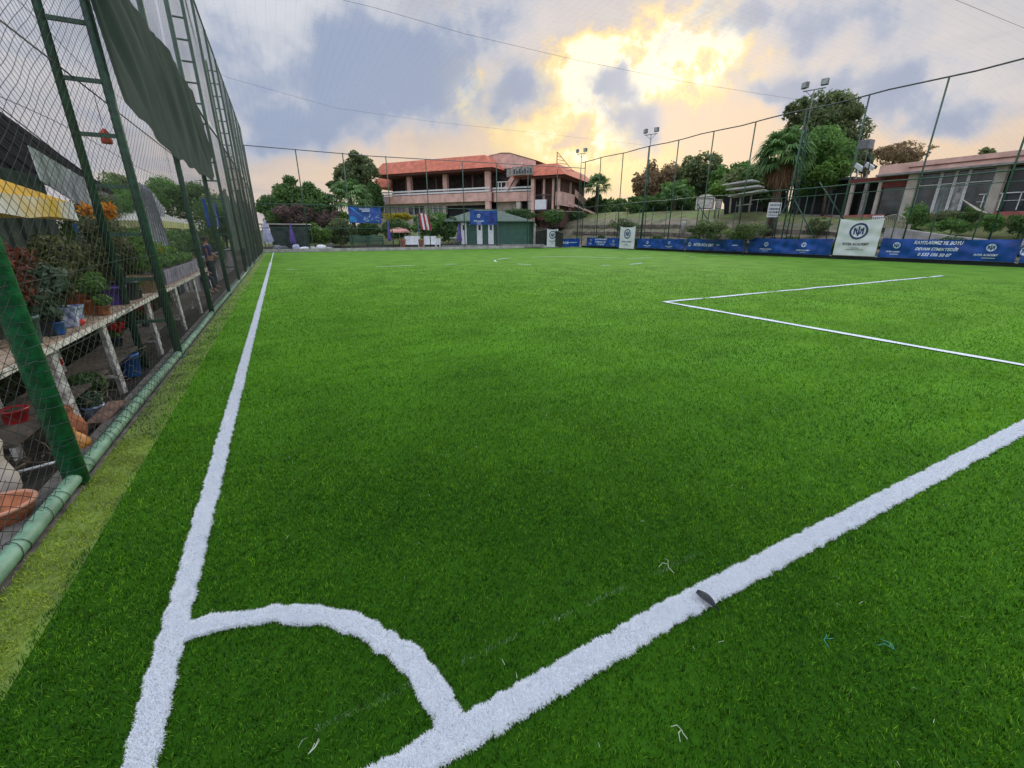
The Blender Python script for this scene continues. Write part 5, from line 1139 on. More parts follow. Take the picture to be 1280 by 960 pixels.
# ------------------------------------------------------------------ plant stand and pots behind the left fence
SZ = .80
sh_ = empty('plant_stand', (-1.5, 7, -.2), 'long plank plant stand on white painted legs behind the left fence', 'plant stand')
b = MB(); rnd = random.Random(1); y = 2.6
while y < 13.5:
    L = rnd.uniform(1.6, 2.3)
    for k in range(3): b.box((-1.27-k*.155, y+L/2, SZ-.018+rnd.uniform(-.004, .004)), (.148, L-.01, .032), rz=rnd.uniform(-.004, .004))
    y += L
b.build('shelf', M_WOOD, sh_, bevel=.003)
b = MB(); b.box((-1.195, 8, SZ-.04), (.02, 10.9, .05)); b.build('front_rail', mat('chipped_white_wood', (.68, .66, .62), .75, .35, 14), sh_)
CW = MATS['chipped_white_wood']
for yy in (2.75, 4.08, 5.38, 7.33, 9.4, 11.5, 13.3):
    for xx in (-1.24, -1.70): b = MB(); b.beam((xx, yy, SZ-.05), (xx+.01, yy+.02, -.24), .055, .055); b.build('leg', CW, sh_)
    b = MB(); b.beam((-1.24, yy, .12), (-1.70, yy, .12), .03, .03); b.build('crossbar', CW, sh_)
b = MB(); b.box((-1.50, 8.2, .22), (.46, 10, .03)); b.build('lower_shelf', mat('dark_old_board', (.09, .075, .06), .9, .3, 8), sh_)
def pot(name, lab, c, r, h, m, cat='flower pot', rim=True, n=20, sq=False, taper=.74, soil=True):
    r_ = empty(name, c, lab, cat); b = MB(); nn = 4 if sq else n; q_ = 1.32 if sq else 1
    b.lathe((0, 0, 0), [(r*taper*q_, 0), (r*taper*q_*1.02, .01), (r*.93*q_, h*.85), (r*q_, h*.86), (r*1.03*q_, h), (r*.92*q_, h), (r*.9*q_, h*.93)] if rim else [(r*taper*q_, 0), (r*q_, h), (r*.92*q_, h), (r*.9*q_, h*.92)], nn)
    if sq:
        ca = math.cos(math.pi/4); b.v = [((x-y)*ca, (x+y)*ca, z) for x, y, z in b.v]; b.sm = [False]*len(b.sm)
    b.build('pot', m, r_, world=False)
    if soil: b = MB(); b.lathe((0, 0, h*.86), [(r*.88*(q_ if sq else 1)*(.9 if sq else 1), 0), (r*.5, .015)], n); b.build('soil', M_DIRT, r_, world=False)
    return r_
def foliage(par, lobes, n, size, m, seed, gap=.30, stems=6, name='foliage'):
    o = leafcloud(name, lobes, n, size, m, par, seed, gap, .15, flat=.35, asp=.5); L = Vector(par.location); b = MB(); rnd = random.Random(seed)
    for k in range(stems): l = lobes[k % len(lobes)]; e = Vector((l[0]+rnd.uniform(-.6, .6)*l[3], l[1]+rnd.uniform(-.6, .6)*l[4], l[2]+rnd.uniform(-.2, .5)*l[5])); b.tube([Vector((L.x, L.y, L.z+.12)), (L+e)/2+Vector((rnd.uniform(-.04, .04), 0, .03)), e], [.006, .005, .003], 5)
    if stems: b.build('stem', mat('green_brown_stem', (.08, .09, .03), .8), par)
    return o
L_COL = leafmat('reddish_coleus_leaves', (.05, .05, .02), (.17, .055, .035), (.40, .12, .08), .3)
L_OLV = leafmat('olive_bush_leaves', (0.026, 0.039, 0.016), (0.091, 0.111, 0.039), (0.234, 0.247, 0.091), .3)
L_GRY = leafmat('grey_green_leaves', (0.042, 0.072, 0.042), (0.108, 0.168, 0.102), (0.264, 0.336, 0.228), .3)
L_ORN = leafmat('orange_blossoms', (.35, .12, .01), (.75, .32, .02), (.85, .50, .04), .3)
L_REDF = leafmat('red_blossoms', (.25, .01, .02), (.55, .03, .03), (.75, .08, .06), .3)
def sy(u, v, X=-1.36): return onX(u, v, X)
K_TEAL = mat('dark_teal_plastic', (.06, .12, .11), .5, .2); K_GREY = mat('charcoal_plastic', (.03, .035, .045), .5, .2); K_PURP = mat('purple_plastic', (.09, .04, .28), .4, .15); K_BSK = mat('woven_basket', (.30, .20, .12), .9, .35, 40, .8, 90)
K_LIL = mat('lilac_grey_planter', (.25, .23, .33), .7, .3, 10, .4, 30); K_BLUE = mat('blue_plastic', (.02, .12, .38), .4, .15); K_RED = mat('red_plastic', (.38, .025, .03), .4, .2)
def shelfpot(lab, u, v, r, h, m, fol=None, X=-1.36, **k):
    p = sy(u, v, X); c = Vector((X, p.y, SZ)); r_ = pot('flower_pot', lab, c, r, h, m, **k)
    if fol: lobes, n, s, mm, sd = fol; foliage(r_, [(c.x+a, c.y+b_, c.z+z, d, e, f) for a, b_, z, d, e, f in lobes], n, s, mm, sd)
    return r_
shelfpot('dark teal pot with tall reddish leaved coleus, nearest on the plank shelf', 24, 400, .12, .24, K_TEAL, ([(-.02, 0, .48, .22, .30, .20), (.0, .1, .70, .22, .34, .15), (0, -.25, .62, .2, .3, .2)], 2600, .055, L_COL, 1))
shelfpot('charcoal pot with drooping grey green leaves, between the teal and the white pots', 56, 398, .12, .22, K_GREY, ([(.03, -.12, .34, .18, .22, .18), (.05, .1, .50, .2, .2, .16)], 1500, .06, L_GRY, 2))
shelfpot('square white and blue patterned pot with green bushy plant', 80, 386, .13, .2, mat('white_blue_glaze', (.52, .58, .70), .3, .4, 16, col2=(.10, .16, .42)), ([(0, 0, .50, .22, .30, .26), (0, .2, .72, .22, .3, .2)], 2400, .05, L_OLV, 3), sq=True)
shelfpot('terracotta pot behind the square white pot, overgrown with olive leaves', 103, 380, .15, .24, M_TERR, ([(-.05, .1, .62, .24, .42, .32)], 2300, .05, L_OLV, 4), X=-1.5)
shelfpot('round dark orange pot left of the purple pot', 118, 376, .11, .17, mat('orange_clay', (.42, .15, .05), .8, .25, 12), ([(0, 0, .34, .18, .22, .16)], 900, .045, L_MID, 5), X=-1.36)
shelfpot('wide purple pot on the plank shelf', 138, 370, .19, .24, K_PURP, ([(-.05, .1, .62, .26, .5, .34), (0, .2, .95, .2, .4, .2)], 3200, .055, L_OLV, 6), X=-1.43)
shelfpot('dark grey pot right of the purple pot', 159, 364, .15, .26, K_GREY, ([(-.02, .1, .66, .25, .4, .32)], 1900, .055, L_OLV, 7))
shelfpot('beige woven basket pot beside the second fence post', 181, 361, .20, .27, K_BSK, ([(0, .5, .65, .25, .6, .35), (.02, .2, .5, .2, .3, .2)], 2600, .055, L_LITE, 8))
shelfpot('small black pot with bright green herb at the front edge by the dark grey pot', 170, 366, .08, .13, K_GREY, ([(0, 0, .22, .11, .14, .10)], 500, .035, L_LITE, 51), X=-1.30)
shelfpot('small terracotta pot with trailing leaves in front of the purple pot', 126, 378, .075, .11, M_TERR, ([(.02, 0, .16, .10, .13, .09)], 420, .035, L_MID, 52), X=-1.27)
shelfpot('small blue pot squeezed between the charcoal and the square white pots', 67, 396, .06, .12, K_BLUE, ([(0, 0, .2, .09, .11, .09)], 320, .035, L_GRY, 53), X=-1.29)
c = Vector((-1.40, sy(187, 343).y, SZ+.30)); pot('flower_pot', 'small terracotta pot standing on the rim of the woven basket pot', c, .09, .12, M_TERR)
for i, (u0, u1, lab) in enumerate(((203, 226, 'long lilac grey planter trough right of the woven basket'), (228, 246, 'second lilac grey planter trough farther along the shelf'))):
    y0_, y1_ = sy(u0, 360).y, sy(u1, 352).y; r_ = empty('planter_trough', (-1.42, (y0_+y1_)/2, SZ), lab, 'planter'); b = MB(); L = y1_-y0_
    b.box((0, 0, .13), (.30, L, .26)); b.build('trough', K_LIL, r_, world=False, bevel=.012); b = MB(); b.box((0, 0, .262), (.26, L-.06, .012)); b.build('soil', M_DIRT, r_, world=False)
    leafcloud('foliage', [(-1.42, (y0_+y1_)/2+t, SZ+.36, .14, .35, .12) for t in (-.8, 0, .8)], 1300, .06, L_MID, r_, 60+i, .35)
# small red tomato like ball on the shelf
p = sy(94, 399, -1.3); r_ = empty('red_ball', (-1.26, p.y, SZ+.035), 'small bright red ball lying at the front of the shelf by the white pot', 'ball'); b = MB(); b.lathe((0, 0, 0), [(.008, -.034), (.026, -.022), (.034, 0), (.026, .022), (.006, .03)], 14); b.build('ball', mat('bright_red', (.75, .05, .04), .4), r_, world=False)
# flowering bushes behind the shelf
for (u, v, X, rz_, ry_, mm, n, lab, blo, sd) in [(60, 345, -2.1, .5, .9, L_OLV, 3000, 'dark olive bush behind the nearest pots', None, 11), (130, 300, -1.95, .55, .8, L_OLV, 3400, 'tall olive bush with orange flowers left of the second post', (L_ORN, [(106, 262, .1), (135, 263, .15), (152, 303, .05), (118, 276, .06)]), 12),
        (172, 318, -1.9, .5, .9, L_OLV, 3400, 'dense olive bush behind the dark grey pot', None, 13), (196, 320, -1.62, .45, .9, L_LITE, 2600, 'fresh green leafy bush right of the second post', (L_YELL, [(199, 312, .05)]), 14), (165, 255, -3.2, .8, 1.5, L_MID, 4200, 'green creeper hanging between the grey canopies', None, 15), (118, 262, -3.3, .9, 1.9, L_OLV, 5200, 'tall olive hedge bush beside the dull green board wall', None, 16), (140, 240, -4.2, .8, 2.0, L_DARK, 4200, 'dark creeper rising behind the orange flowers', None, 17)]:
    p = onX(u, v, X); r_ = empty('flowering_bush' if blo else 'bush', (X, p.y, -.2 if X > -2.6 else 0), lab, 'bush'); lobes = [(X, p.y+t*ry_*.5, p.z+q_*rz_*.4, .35, ry_*.55, rz_*.6) for t, q_ in ((-1, -.5), (0, .4), (1, -.2), (.3, -1))]
    foliage(r_, lobes, n, .065, mm, sd, .33, 8)
    if blo:
        L_ = []; 
        for (a_, c_, s_) in blo[1]: q_ = onX(a_, c_, X+.32); L_.append((q_.x, q_.y, q_.z, s_*.8, s_*1.3, s_))
        leafcloud('blossoms', L_, 520, .05, blo[0], r_, sd+5, .15, .1, asp=.9)
# low planting under the stand
r_ = empty('ground_plants', (-2.2, 5, -.2), 'tangle of dark low plants growing under and behind the plant stand', 'plants'); leafcloud('foliage', [(-2.25+.2*math.sin(y*3), y, .16, .35, .55, .42) for y in np.arange(2.2, 13, .7)], 9000, .07, leafmat('dull_low_leaves', (.012, .02, .010), (.035, .045, .02), (.11, .12, .055), .3), r_, 70, .36)
M_FERN = L_GRY
def gpot(lab, u, v, X, r, h, m, fol=None, z=-.22, name='flower_pot', **k):
    p = onX(u, v, X); c = Vector((X, p.y, z)); r_ = pot(name, lab, c, r, h, m, **k)
    if fol: s_, n, mm, sd = fol; foliage(r_, [(c.x, c.y, c.z+h+s_*.6, s_, s_*1.2, s_*.8)], n, .06, mm, sd)
    return r_
gpot('blue plastic bucket standing below the shelf', 168, 478, -1.36, .13, .30, K_BLUE, z=-.12, name='bucket', soil=False, taper=.8)
b = MB(); bk = bpy.data.objects['bucket']; b.tube([(0, .13*math.cos(a), .29+.02+.13*abs(math.sin(a))*.2) for a in np.linspace(0, math.pi, 9)], .004, 5); b.build('handle', M_WHITE, bk, world=False)
gpot('red plastic pot below the shelf at the left edge of the photo', 8, 492, -1.45, .09, .15, K_RED, z=.20, soil=True)
gpot('dark pot with a fern like plant in front of the shelf legs', 112, 505, -1.38, .12, .16, K_GREY, (.19, 1500, L_DARK, 21), z=-.1)
gpot('white and blue patterned pot on the ground under the shelf', 121, 522, -1.25, .09, .17, MATS['white_blue_glaze'], (.1, 350, L_GRY, 22), z=-.12)
for (u, v, lab, sd) in ((148, 435, 'pot of red flowers on the lower shelf, left of the middle leg', 23), (186, 415, 'pot of red flowers on the lower shelf beside the fence post', 24), (62, 478, 'small red flowers in a pot left of the fern', 25)):
    p = onX(u, v, -1.5); r_ = pot('flower_pot', lab, Vector((-1.5, p.y, .235)), .08, .13, K_GREY); foliage(r_, [(-1.5, p.y, .46, .12, .16, .10)], 420, .05, L_MID, sd, .3, 4); leafcloud('blossoms', [(-1.46, p.y, .50, .10, .16, .08)], 240, .045, L_REDF, r_, sd+40, .2, asp=.9)
# terracotta animal-like jug, gourd, amphora
p = onX(92, 522, -1.12); r_ = empty('clay_jug', (-1.17, p.y, -.03), 'rough terracotta jug with broken spout behind the pale pipe', 'jug'); b = MB(); b.lathe((0, 0, 0), [(.06, 0), (.10, .06), (.115, .13), (.10, .2), (.06, .26), (.045, .30), (.06, .33), (.05, .33)], 18); b.build('body', M_TERR, r_, world=False); b = MB(); b.tube([(0, .05, .26), (0, .14, .28), (0, .13, .18), (0, .10, .14)], .012, 7); b.build('handle', M_TERR, r_, world=False); b = MB(); b.tube([(0, -.08, .17), (.02, -.15, .26)], [.03, .02], 8); b.build('spout', M_TERR, r_, world=False)
p = onX(105, 556, -1.05); r_ = empty('clay_gourd', (-1.08, p.y-.02, .02), 'round orange gourd shaped vessel lying against the pale pipe', 'vessel'); b = MB(); b.lathe((0, 0, 0), [(.01, -.085), (.06, -.07), (.092, -.02), (.088, .03), (.055, .08), (.022, .11), (.018, .15)], 18); b.build('body', mat('orange_glaze', (.55, .24, .05), .5, .35, 9), r_, world=False)
p = onX(8, 560, -1.18); r_ = empty('pale_jar', (-1.24, p.y-.10, .0), 'tall cream jar with pinched waist at the left edge of the photo', 'jar'); b = MB(); b.lathe((0, 0, 0), [(.075, 0), (.10, .05), (.105, .13), (.085, .21), (.07, .27), (.08, .33), (.095, .39), (.075, .44), (.05, .46)], 20); b.build('body', mat('cream_glaze', (.62, .56, .50), .5, .12, 6), r_, world=False)
p = onX(10, 625, -1.05); r_ = empty('broken_clay_pot', (-1.10, p.y, -.02), 'broken terracotta bowl with thick curved rim at the left edge, nearest the camera', 'flower pot'); b = MB(); b.lathe((0, 0, 0), [(.06, -.02), (.12, .03), (.15, .10), (.155, .13), (.14, .13), (.10, .05)], 20); b.build('bowl', M_TERR, r_, world=False); b = MB(); b.tube([(.16*math.cos(a), .16*math.sin(a), .13) for a in np.linspace(-2.2, 2.6, 20)], .014, 7); b.build('rim', mat('pale_terracotta', (.50, .24, .15), .8, .2), r_, world=False)
p = onX(135, 538, -1.1); r_ = empty('brown_tile', (-1.08, p.y+.05, .03), 'flat brown board leaning behind the pale pipe', 'board'); b = MB(); b.box((0, 0, 0), (.16, .42, .022), rz=R(-12), rx=R(10)); b.build('board', mat('brown_board', (.20, .12, .09), .8, .3, 8), r_, world=False, bevel=.003)
A_, B_ = onX(22, 597, -1.3), onX(88, 584, -1.02); r_ = empty('white_rod', A_, 'thin white rod lying on the dirt behind the nearest green post', 'rod'); b = MB(); b.tube([(A_.x, A_.y, .03), (B_.x, B_.y, .05)], .011, 6); b.build('rod', M_WHITE, r_)
rnd = random.Random(21); r_ = empty('dry_twigs', (-1.2, 3.6, -.1), 'tangle of dry twigs and vines on the dirt by the nearest green post', 'twigs'); M_TWIG = mat('dry_twig', (.20, .16, .10), .9, .3, 9)
for k in range(46):
    x0, y0_ = rnd.uniform(-1.6, -1.0), rnd.uniform(1.6, 6.2); pts = [Vector((x0, y0_, rnd.uniform(-.18, .3)))]
    for j in range(4): pts.append(pts[-1]+Vector((rnd.uniform(-.1, .1), rnd.uniform(-.15, .15), rnd.uniform(-.08, .09))))
    b = MB(); b.tube(pts, .0035, 4); b.build('twig', M_TWIG, r_)
leaf_l = empty('leaf_litter', (-1.3, 5, -.2), 'scattered fallen leaves and scraps on the dirt below the plant stand', 'leaf litter'); o = leafcloud('leaves', [(-1.35, y, -.19, .35, .5, .03) for y in np.arange(1.4, 10, .7)], 1500, .05, leafmat('brown_litter', (.05, .03, .02), (.14, .10, .06), (.32, .27, .20), .1), leaf_l, 80, .1, flat=2.); leaf_l['kind'] = 'stuff'
# ------------------------------------------------------------------ canopies and huts behind the plants
# yellow and white parasol
p = onX(20, 240, -2.1); pc = Vector((-2.40, 5.0, -.2)); r_ = empty('parasol', pc, 'open yellow and white parasol behind the nearest pots at left', 'parasol'); b = MB(); b.tube([pc, pc+Vector((0, 0, 2.75))], .025, 8); b.build('pole', M_WHITE, r_)
def sq_canopy(par, c, hw_, z0, z1, val, mtop, mval, name='canopy'):
    b = MB(); n = 10; o = len(b.v)
    ring_ = []
    for k in range(4):
        a0, a1 = [(-1, -1), (1, -1), (1, 1), (-1, 1)][k], [(-1, -1), (1, -1), (1, 1), (-1, 1)][(k+1) % 4]
        for j in range(n): t_ = j/n; ring_.append((a0[0]+(a1[0]-a0[0])*t_, a0[1]+(a1[1]-a0[1])*t_))
    for f_, z in ((0.02, z1), (.5, (z0+z1)/2-.03), (1, z0)):
        for x, y in ring_: b.v.append((c.x+x*hw_[0]*f_, c.y+y*hw_[1]*f_, z))
    N = len(ring_)
    for i in range(2):
        for k in range(N): b.face((o+i*N+k, o+i*N+(k+1) % N, o+(i+1)*N+(k+1) % N, o+(i+1)*N+k))
    cn = b.build(name, mtop, par); b = MB(); o = 0
    for z in (z0, z0-val):
        for k, (x, y) in enumerate(ring_): s = 1.004+(.012*math.sin(k*1.7) if z < z0 else 0); b.v.append((c.x+x*hw_[0]*s, c.y+y*hw_[1]*s, z+(.03*abs(math.sin(k*math.pi/5)) if z < z0 else 0)))
    for k in range(N): b.face((k, (k+1) % N, N+(k+1) % N, N+k))
    b.build('valance', mval, cn); return cn
YEL = mat('yellow_canvas', (.72, .42, .02), .7, .12, 2, trans=.25); m2 = mat('yellow_white_print', (.70, .70, .70), .7, .1, 2.1, col2=(.66, .44, .06), detail=1)
sq_canopy(r_, pc, (1.0, 1.2), 2.04, 2.62, .20, YEL, m2)
# striped silver grey awning
M_SILV = mat('silver_grey_tarp', (.34, .37, .43), .6, .25, 5, .3, 20)
def slab(name, lab, cat, quad, th, m, part='roof', ribs=0, rm=None):
    r_ = empty(name, (Vector(quad[0])+Vector(quad[2]))/2, lab, cat); q4 = [Vector(q_) for q_ in quad]; n = (q4[1]-q4[0]).cross(q4[3]-q4[0]).normalized()*th; b = MB(); o = 0; b.v = [tuple(q_) for q_ in q4]+[tuple(q_-n) for q_ in q4]
    for f in ((0, 1, 2, 3), (7, 6, 5, 4), (0, 4, 5, 1), (1, 5, 6, 2), (2, 6, 7, 3), (3, 7, 4, 0)): b.face(f)
    bd = b.build(part, m, r_)
    if ribs:
        for k in range(ribs): t_ = (k+.5)/ribs; b = MB(); b.beam(q4[0].lerp(q4[3], t_)+n*.6, q4[1].lerp(q4[2], t_)+n*.6, .03, .03); b.build('rib', rm or m, bd)
    return r_
# grey patterned awning hanging steeply beyond the second post
slab('grey_awning', 'steep silver grey striped awning beyond the second fence post', 'awning', [onX(172, 228, -2.0), onX(178, 300, -1.75), onX(214, 312, -1.75), onX(188, 238, -2.0)], .02, M_SILV, 'sheet', 9, M_STEEL)
slab('grey_awning', 'second silver grey awning overlapping the first, farther left', 'awning', [onX(190, 240, -2.6), onX(200, 300, -2.2), onX(206, 303, -2.2), onX(206, 262, -2.6)], .02, M_SILV, 'sheet', 5, M_STEEL)
# white tarp wall under the dark roof
slab('white_tarp', 'creased white tarp hanging below the dark pitched roof', 'tarp', [onX(36, 182, -3.0), onX(52, 226, -3.0), onX(116, 266, -3.0), onX(110, 226, -3.0)], .02, mat('dull_white_tarp', (.80, .80, .84), .7, .25, 3, .4, 8), 'sheet', 4, M_CONCL)
# dark pitched roof building
rb_ = empty('dark_roofed_house', (-6, 8, 0), 'house with steep black roof behind the left fence', 'house')
q0_, q1_, q2_ = onX(-12, 84, -4.0), onX(60, 138, -4.0), onX(108, 214, -4.0)
b = MB(); A0 = Vector((-4.0, q0_.y-4, 5.5)); e0 = onX(-60, 60, -4.); e1 = onX(98, 196, -4.)
b.poly([(-3.6, 3.0, 2.85), (-3.6, e1.y+1.2, 2.80), (-6.2, e1.y+.2, 5.6), (-6.2, 3.0, 5.9)]); b.poly([(-3.6, 3.0, 2.75), (-6.2, 3.0, 5.8), (-6.2, e1.y+.2, 5.5), (-3.6, e1.y+1.2, 2.7)])
for k in range(14): y0_ = 3.0+k*(e1.y-1.8)/14; b.beam((-3.62, y0_, 2.86), (-6.2, y0_, 5.87), .05, .02)
b.build('roof', mat('black_roof_sheet', (.003, .003, .004), .9, .3, 3, spec=.1), rb_)
b = MB(); b.box((-6.0, 8.7, 1.25), (3.6, 11.4, 3.1)); b.build('wall', mat('dark_green_grey_wall', (.055, .075, .06), .85, .25, 2), rb_)
b = MB(); b.beam((-3.58, 3, 2.78), (-3.58, e1.y+1.2, 2.74), .05, .14); b.build('fascia', M_STEEL, rb_)
# green box cabinet behind the bushes
r_ = empty('green_container', (-3.3, 6.2, .7), 'dull green board wall behind the nearest bushes', 'wall'); b = MB(); b.box((-3.1, 7.0, 1.25), (.1, 7.6, 2.9))
for k in range(16): b.box((-3.03, 3.4+k*.46, 1.25), (.04, .04, 2.88))
b.build('panel', mat('dull_green_panel', (.07, .10, .075), .8, .25, 3), r_)
# cream canopy tent
pc = Vector((-2.9, 15.2, -.2)); p1_ = onX(225, 262, -2.6); r_ = empty('canopy_tent', pc, 'cream canopy with pale yellow valance beyond the grey awning', 'canopy')
y0_, y1_ = onX(205, 290, -2.1).y, onX(246, 285, -2.1).y; zc = onX(225, 284, -2.1).z; pc = Vector((-2.95, (y0_+y1_)/2, -.2))
sq_canopy(r_, pc, (.85, (y1_-y0_)/2), zc+.14, zc+.62, .2, mat('cream_canvas', (.60, .60, .52), .8, .12, 2, trans=.3), mat('pale_yellow_valance', (.58, .58, .28), .8, .12, 2))
for sx_ in (-1, 1):
    for sy_ in (-1, 1): b = MB(); b.tube([(pc.x+sx_*.83, pc.y+sy_*(y1_-y0_)/2*.98, -.2), (pc.x+sx_*.83, pc.y+sy_*(y1_-y0_)/2*.98, zc+.14)], .025, 6); b.build('pole', M_STEEL, r_)
# blue banner cloths farther along
for (u0, v0, u1, v1, X, lab) in ((254, 248, 262, 283, -1.5, 'blue cloth banner hanging behind the left fence'), (266, 252, 276, 284, -1.6, 'second, paler blue cloth banner farther behind the left fence')):
    a_ = onX(u0, v0, X); c_ = onX(u1, v1, X); r_ = empty('hanging_banner', a_, lab, 'banner'); V, Fq = cloth_grid(14, 8, lambda s, t: (X+.05*math.sin(s*9+t*2), a_.y+(c_.y-a_.y)*s, a_.z+(c_.z-a_.z)*t)); b = MB(); b.v = V
    for f in Fq: b.face(f, True)
    b.build('cloth', M_BLUE, r_)
# blue bottle
p = onX(92, 284, -2.0); r_ = empty('blue_cloth', (-2.0, p.y, p.z-.15), 'bright blue rag hanging under the edge of the yellow parasol', 'cloth'); V, Fq = cloth_grid(5, 6, lambda s, t: (.02*math.sin(s*7), s*.12+.05*t, -t*.34)); b = MB(); b.v = [(x, y, z+.2) for x, y, z in V]
for f in Fq: b.face(f, True)
b.build('cloth', K_BLUE, r_, world=False)
# hanging red lantern
p = onY(131, 167, 7.2); r_ = empty('red_lantern', p, 'small red lantern hanging in the gap between the first two fence uprights', 'lantern'); b = MB(); b.lathe((0, 0, -.12), [(.055, 0), (.062, .01), (.052, .13), (.03, .16), (.012, .18)], 6); b.build('shade', mat('lantern_red', (.48, .06, .03), .6), r_, world=False); b = MB(); b.tube([(0, 0, .1), (0, 0, .5)], .004, 4); b.build('cord', M_DSTEEL, r_, world=False)
b = MB(); b.beam((p.x, 2, p.z+.5), (p.x, 12, p.z+.42), .012, .012); hw1 = empty('hanging_wire', (p.x, 7, p.z+.5), 'thin wire above the red lantern', 'wire'); b.build('wire', M_DSTEEL, hw1)
# hedge and trees beyond the left side
for (u, v, X, s_, n, mm, lab, sd) in [(205, 238, -6, 1.9, 5200, L_MID, 'olive green tree behind the grey awnings at left', 91), (232, 246, -5, 1.8, 4200, L_DARK, 'dark tree behind the cream canopy', 92), (248, 240, -4.2, 1.7, 3400, L_DARK, 'dark tree behind the blue hanging banners', 93), (150, 232, -7, 1.5, 3600, L_PINE, 'tree with bare looking top behind the first two fence uprights', 94), (262, 262, -3, 1.6, 3400, L_DARK, 'dark bush tree left of the hanging banners', 96),
        (276, 262, -2.7, 2.2, 4200, L_DARK, 'dark tree along the far half of the left fence', 97), (292, 268, -2.8, 2.6, 4200, L_PINE, 'dull tree along the far end of the left fence', 98)]:
    p = onX(u, v, X); tree('tree', lab, (X, p.y, -.2), [(0, t*s_*.7, p.z+.2-abs(t)*.3*s_*.3, s_*.6, s_*.75, s_*.55) for t in (-1, -.3, .4, 1)]+[(0, 0, p.z-s_*.5, s_*.6, s_, s_*.6)], n, .15, mm, sd, trunk=.09)
hd2 = empty('hedge', (-4.4, 25, -.2), 'long dark green hedge running behind the left fence beyond the garden', 'hedge'); leafcloud('foliage', [(-4.4+.3*math.sin(y), y, .9+.35*math.sin(y*.9), .7, 1.3, 1.25+.2*math.sin(y*.6)) for y in np.arange(9, 47, 1.5)], 26000, .16, L_DARK, hd2, 85, gap=.26)
# dark screens hanging inside the far part of the fence
for (y0_, y1_, z1_, lab) in ((20.5, 27, 3.2, 'grey green screen tied behind the middle of the left fence'), (29, 40, 3.9, 'long grey green screen tied behind the far end of the left fence')):
    r_ = empty('wind_screen', (XF0-.12, y0_, 0), lab, 'screen'); V, Fq = cloth_grid(40, 8, lambda s, t: (XF0-.14+.05*math.sin(s*60+t*3)*.6, y0_+(y1_-y0_)*s, 1.0+(z1_-1.0+.25*math.sin(s*11))*t)); b = MB(); b.v = V
    for f in Fq: b.face(f, True)
    b.build('cloth', mat('grey_green_screen', (.13, .165, .155), .85, .25, 1.5, trans=.3), r_)
# tables and chairs farther along the left side
for (yy, lab) in ((16.3, 'white garden table behind the left fence under the cream canopy'),):
    r_ = empty('garden_table', (-2.6, yy, -.2), lab, 'table'); b = MB(); b.box((0, 0, .76), (.8, 1.5, .04)); b.build('table_top', M_PLAS, r_, world=False)
    for x in (-.34, .34):
        for y in (-.65, .65): b = MB(); b.tube([(x, y, 0), (x, y, .76)], .025, 6); b.build('leg', M_PLAS, r_, world=False)
for yy, xx, rz, lab in ((20.6, -2.1, 1.3, 'white plastic chair farther along behind the left fence'), (22.3, -2.5, 2.6, 'white plastic chair with its back to the left fence screen'), (27.6, -2.2, 1.9, 'white plastic chair in the gap between the two green screens')): pchair((xx, yy, -.2), lab, rz, M_PLAS)
r_ = empty('tiled_wall', (-1.75, 17, 0), 'low patterned grey wall behind the left fence beyond the planter troughs', 'wall'); b = MB(); b.box((-1.9, 22, .35), (.15, 15, 1.1)); b.build('wall', mat('grey_lilac_stone', (.20, .19, .22), .9, .4, 7, .5, 12), r_)

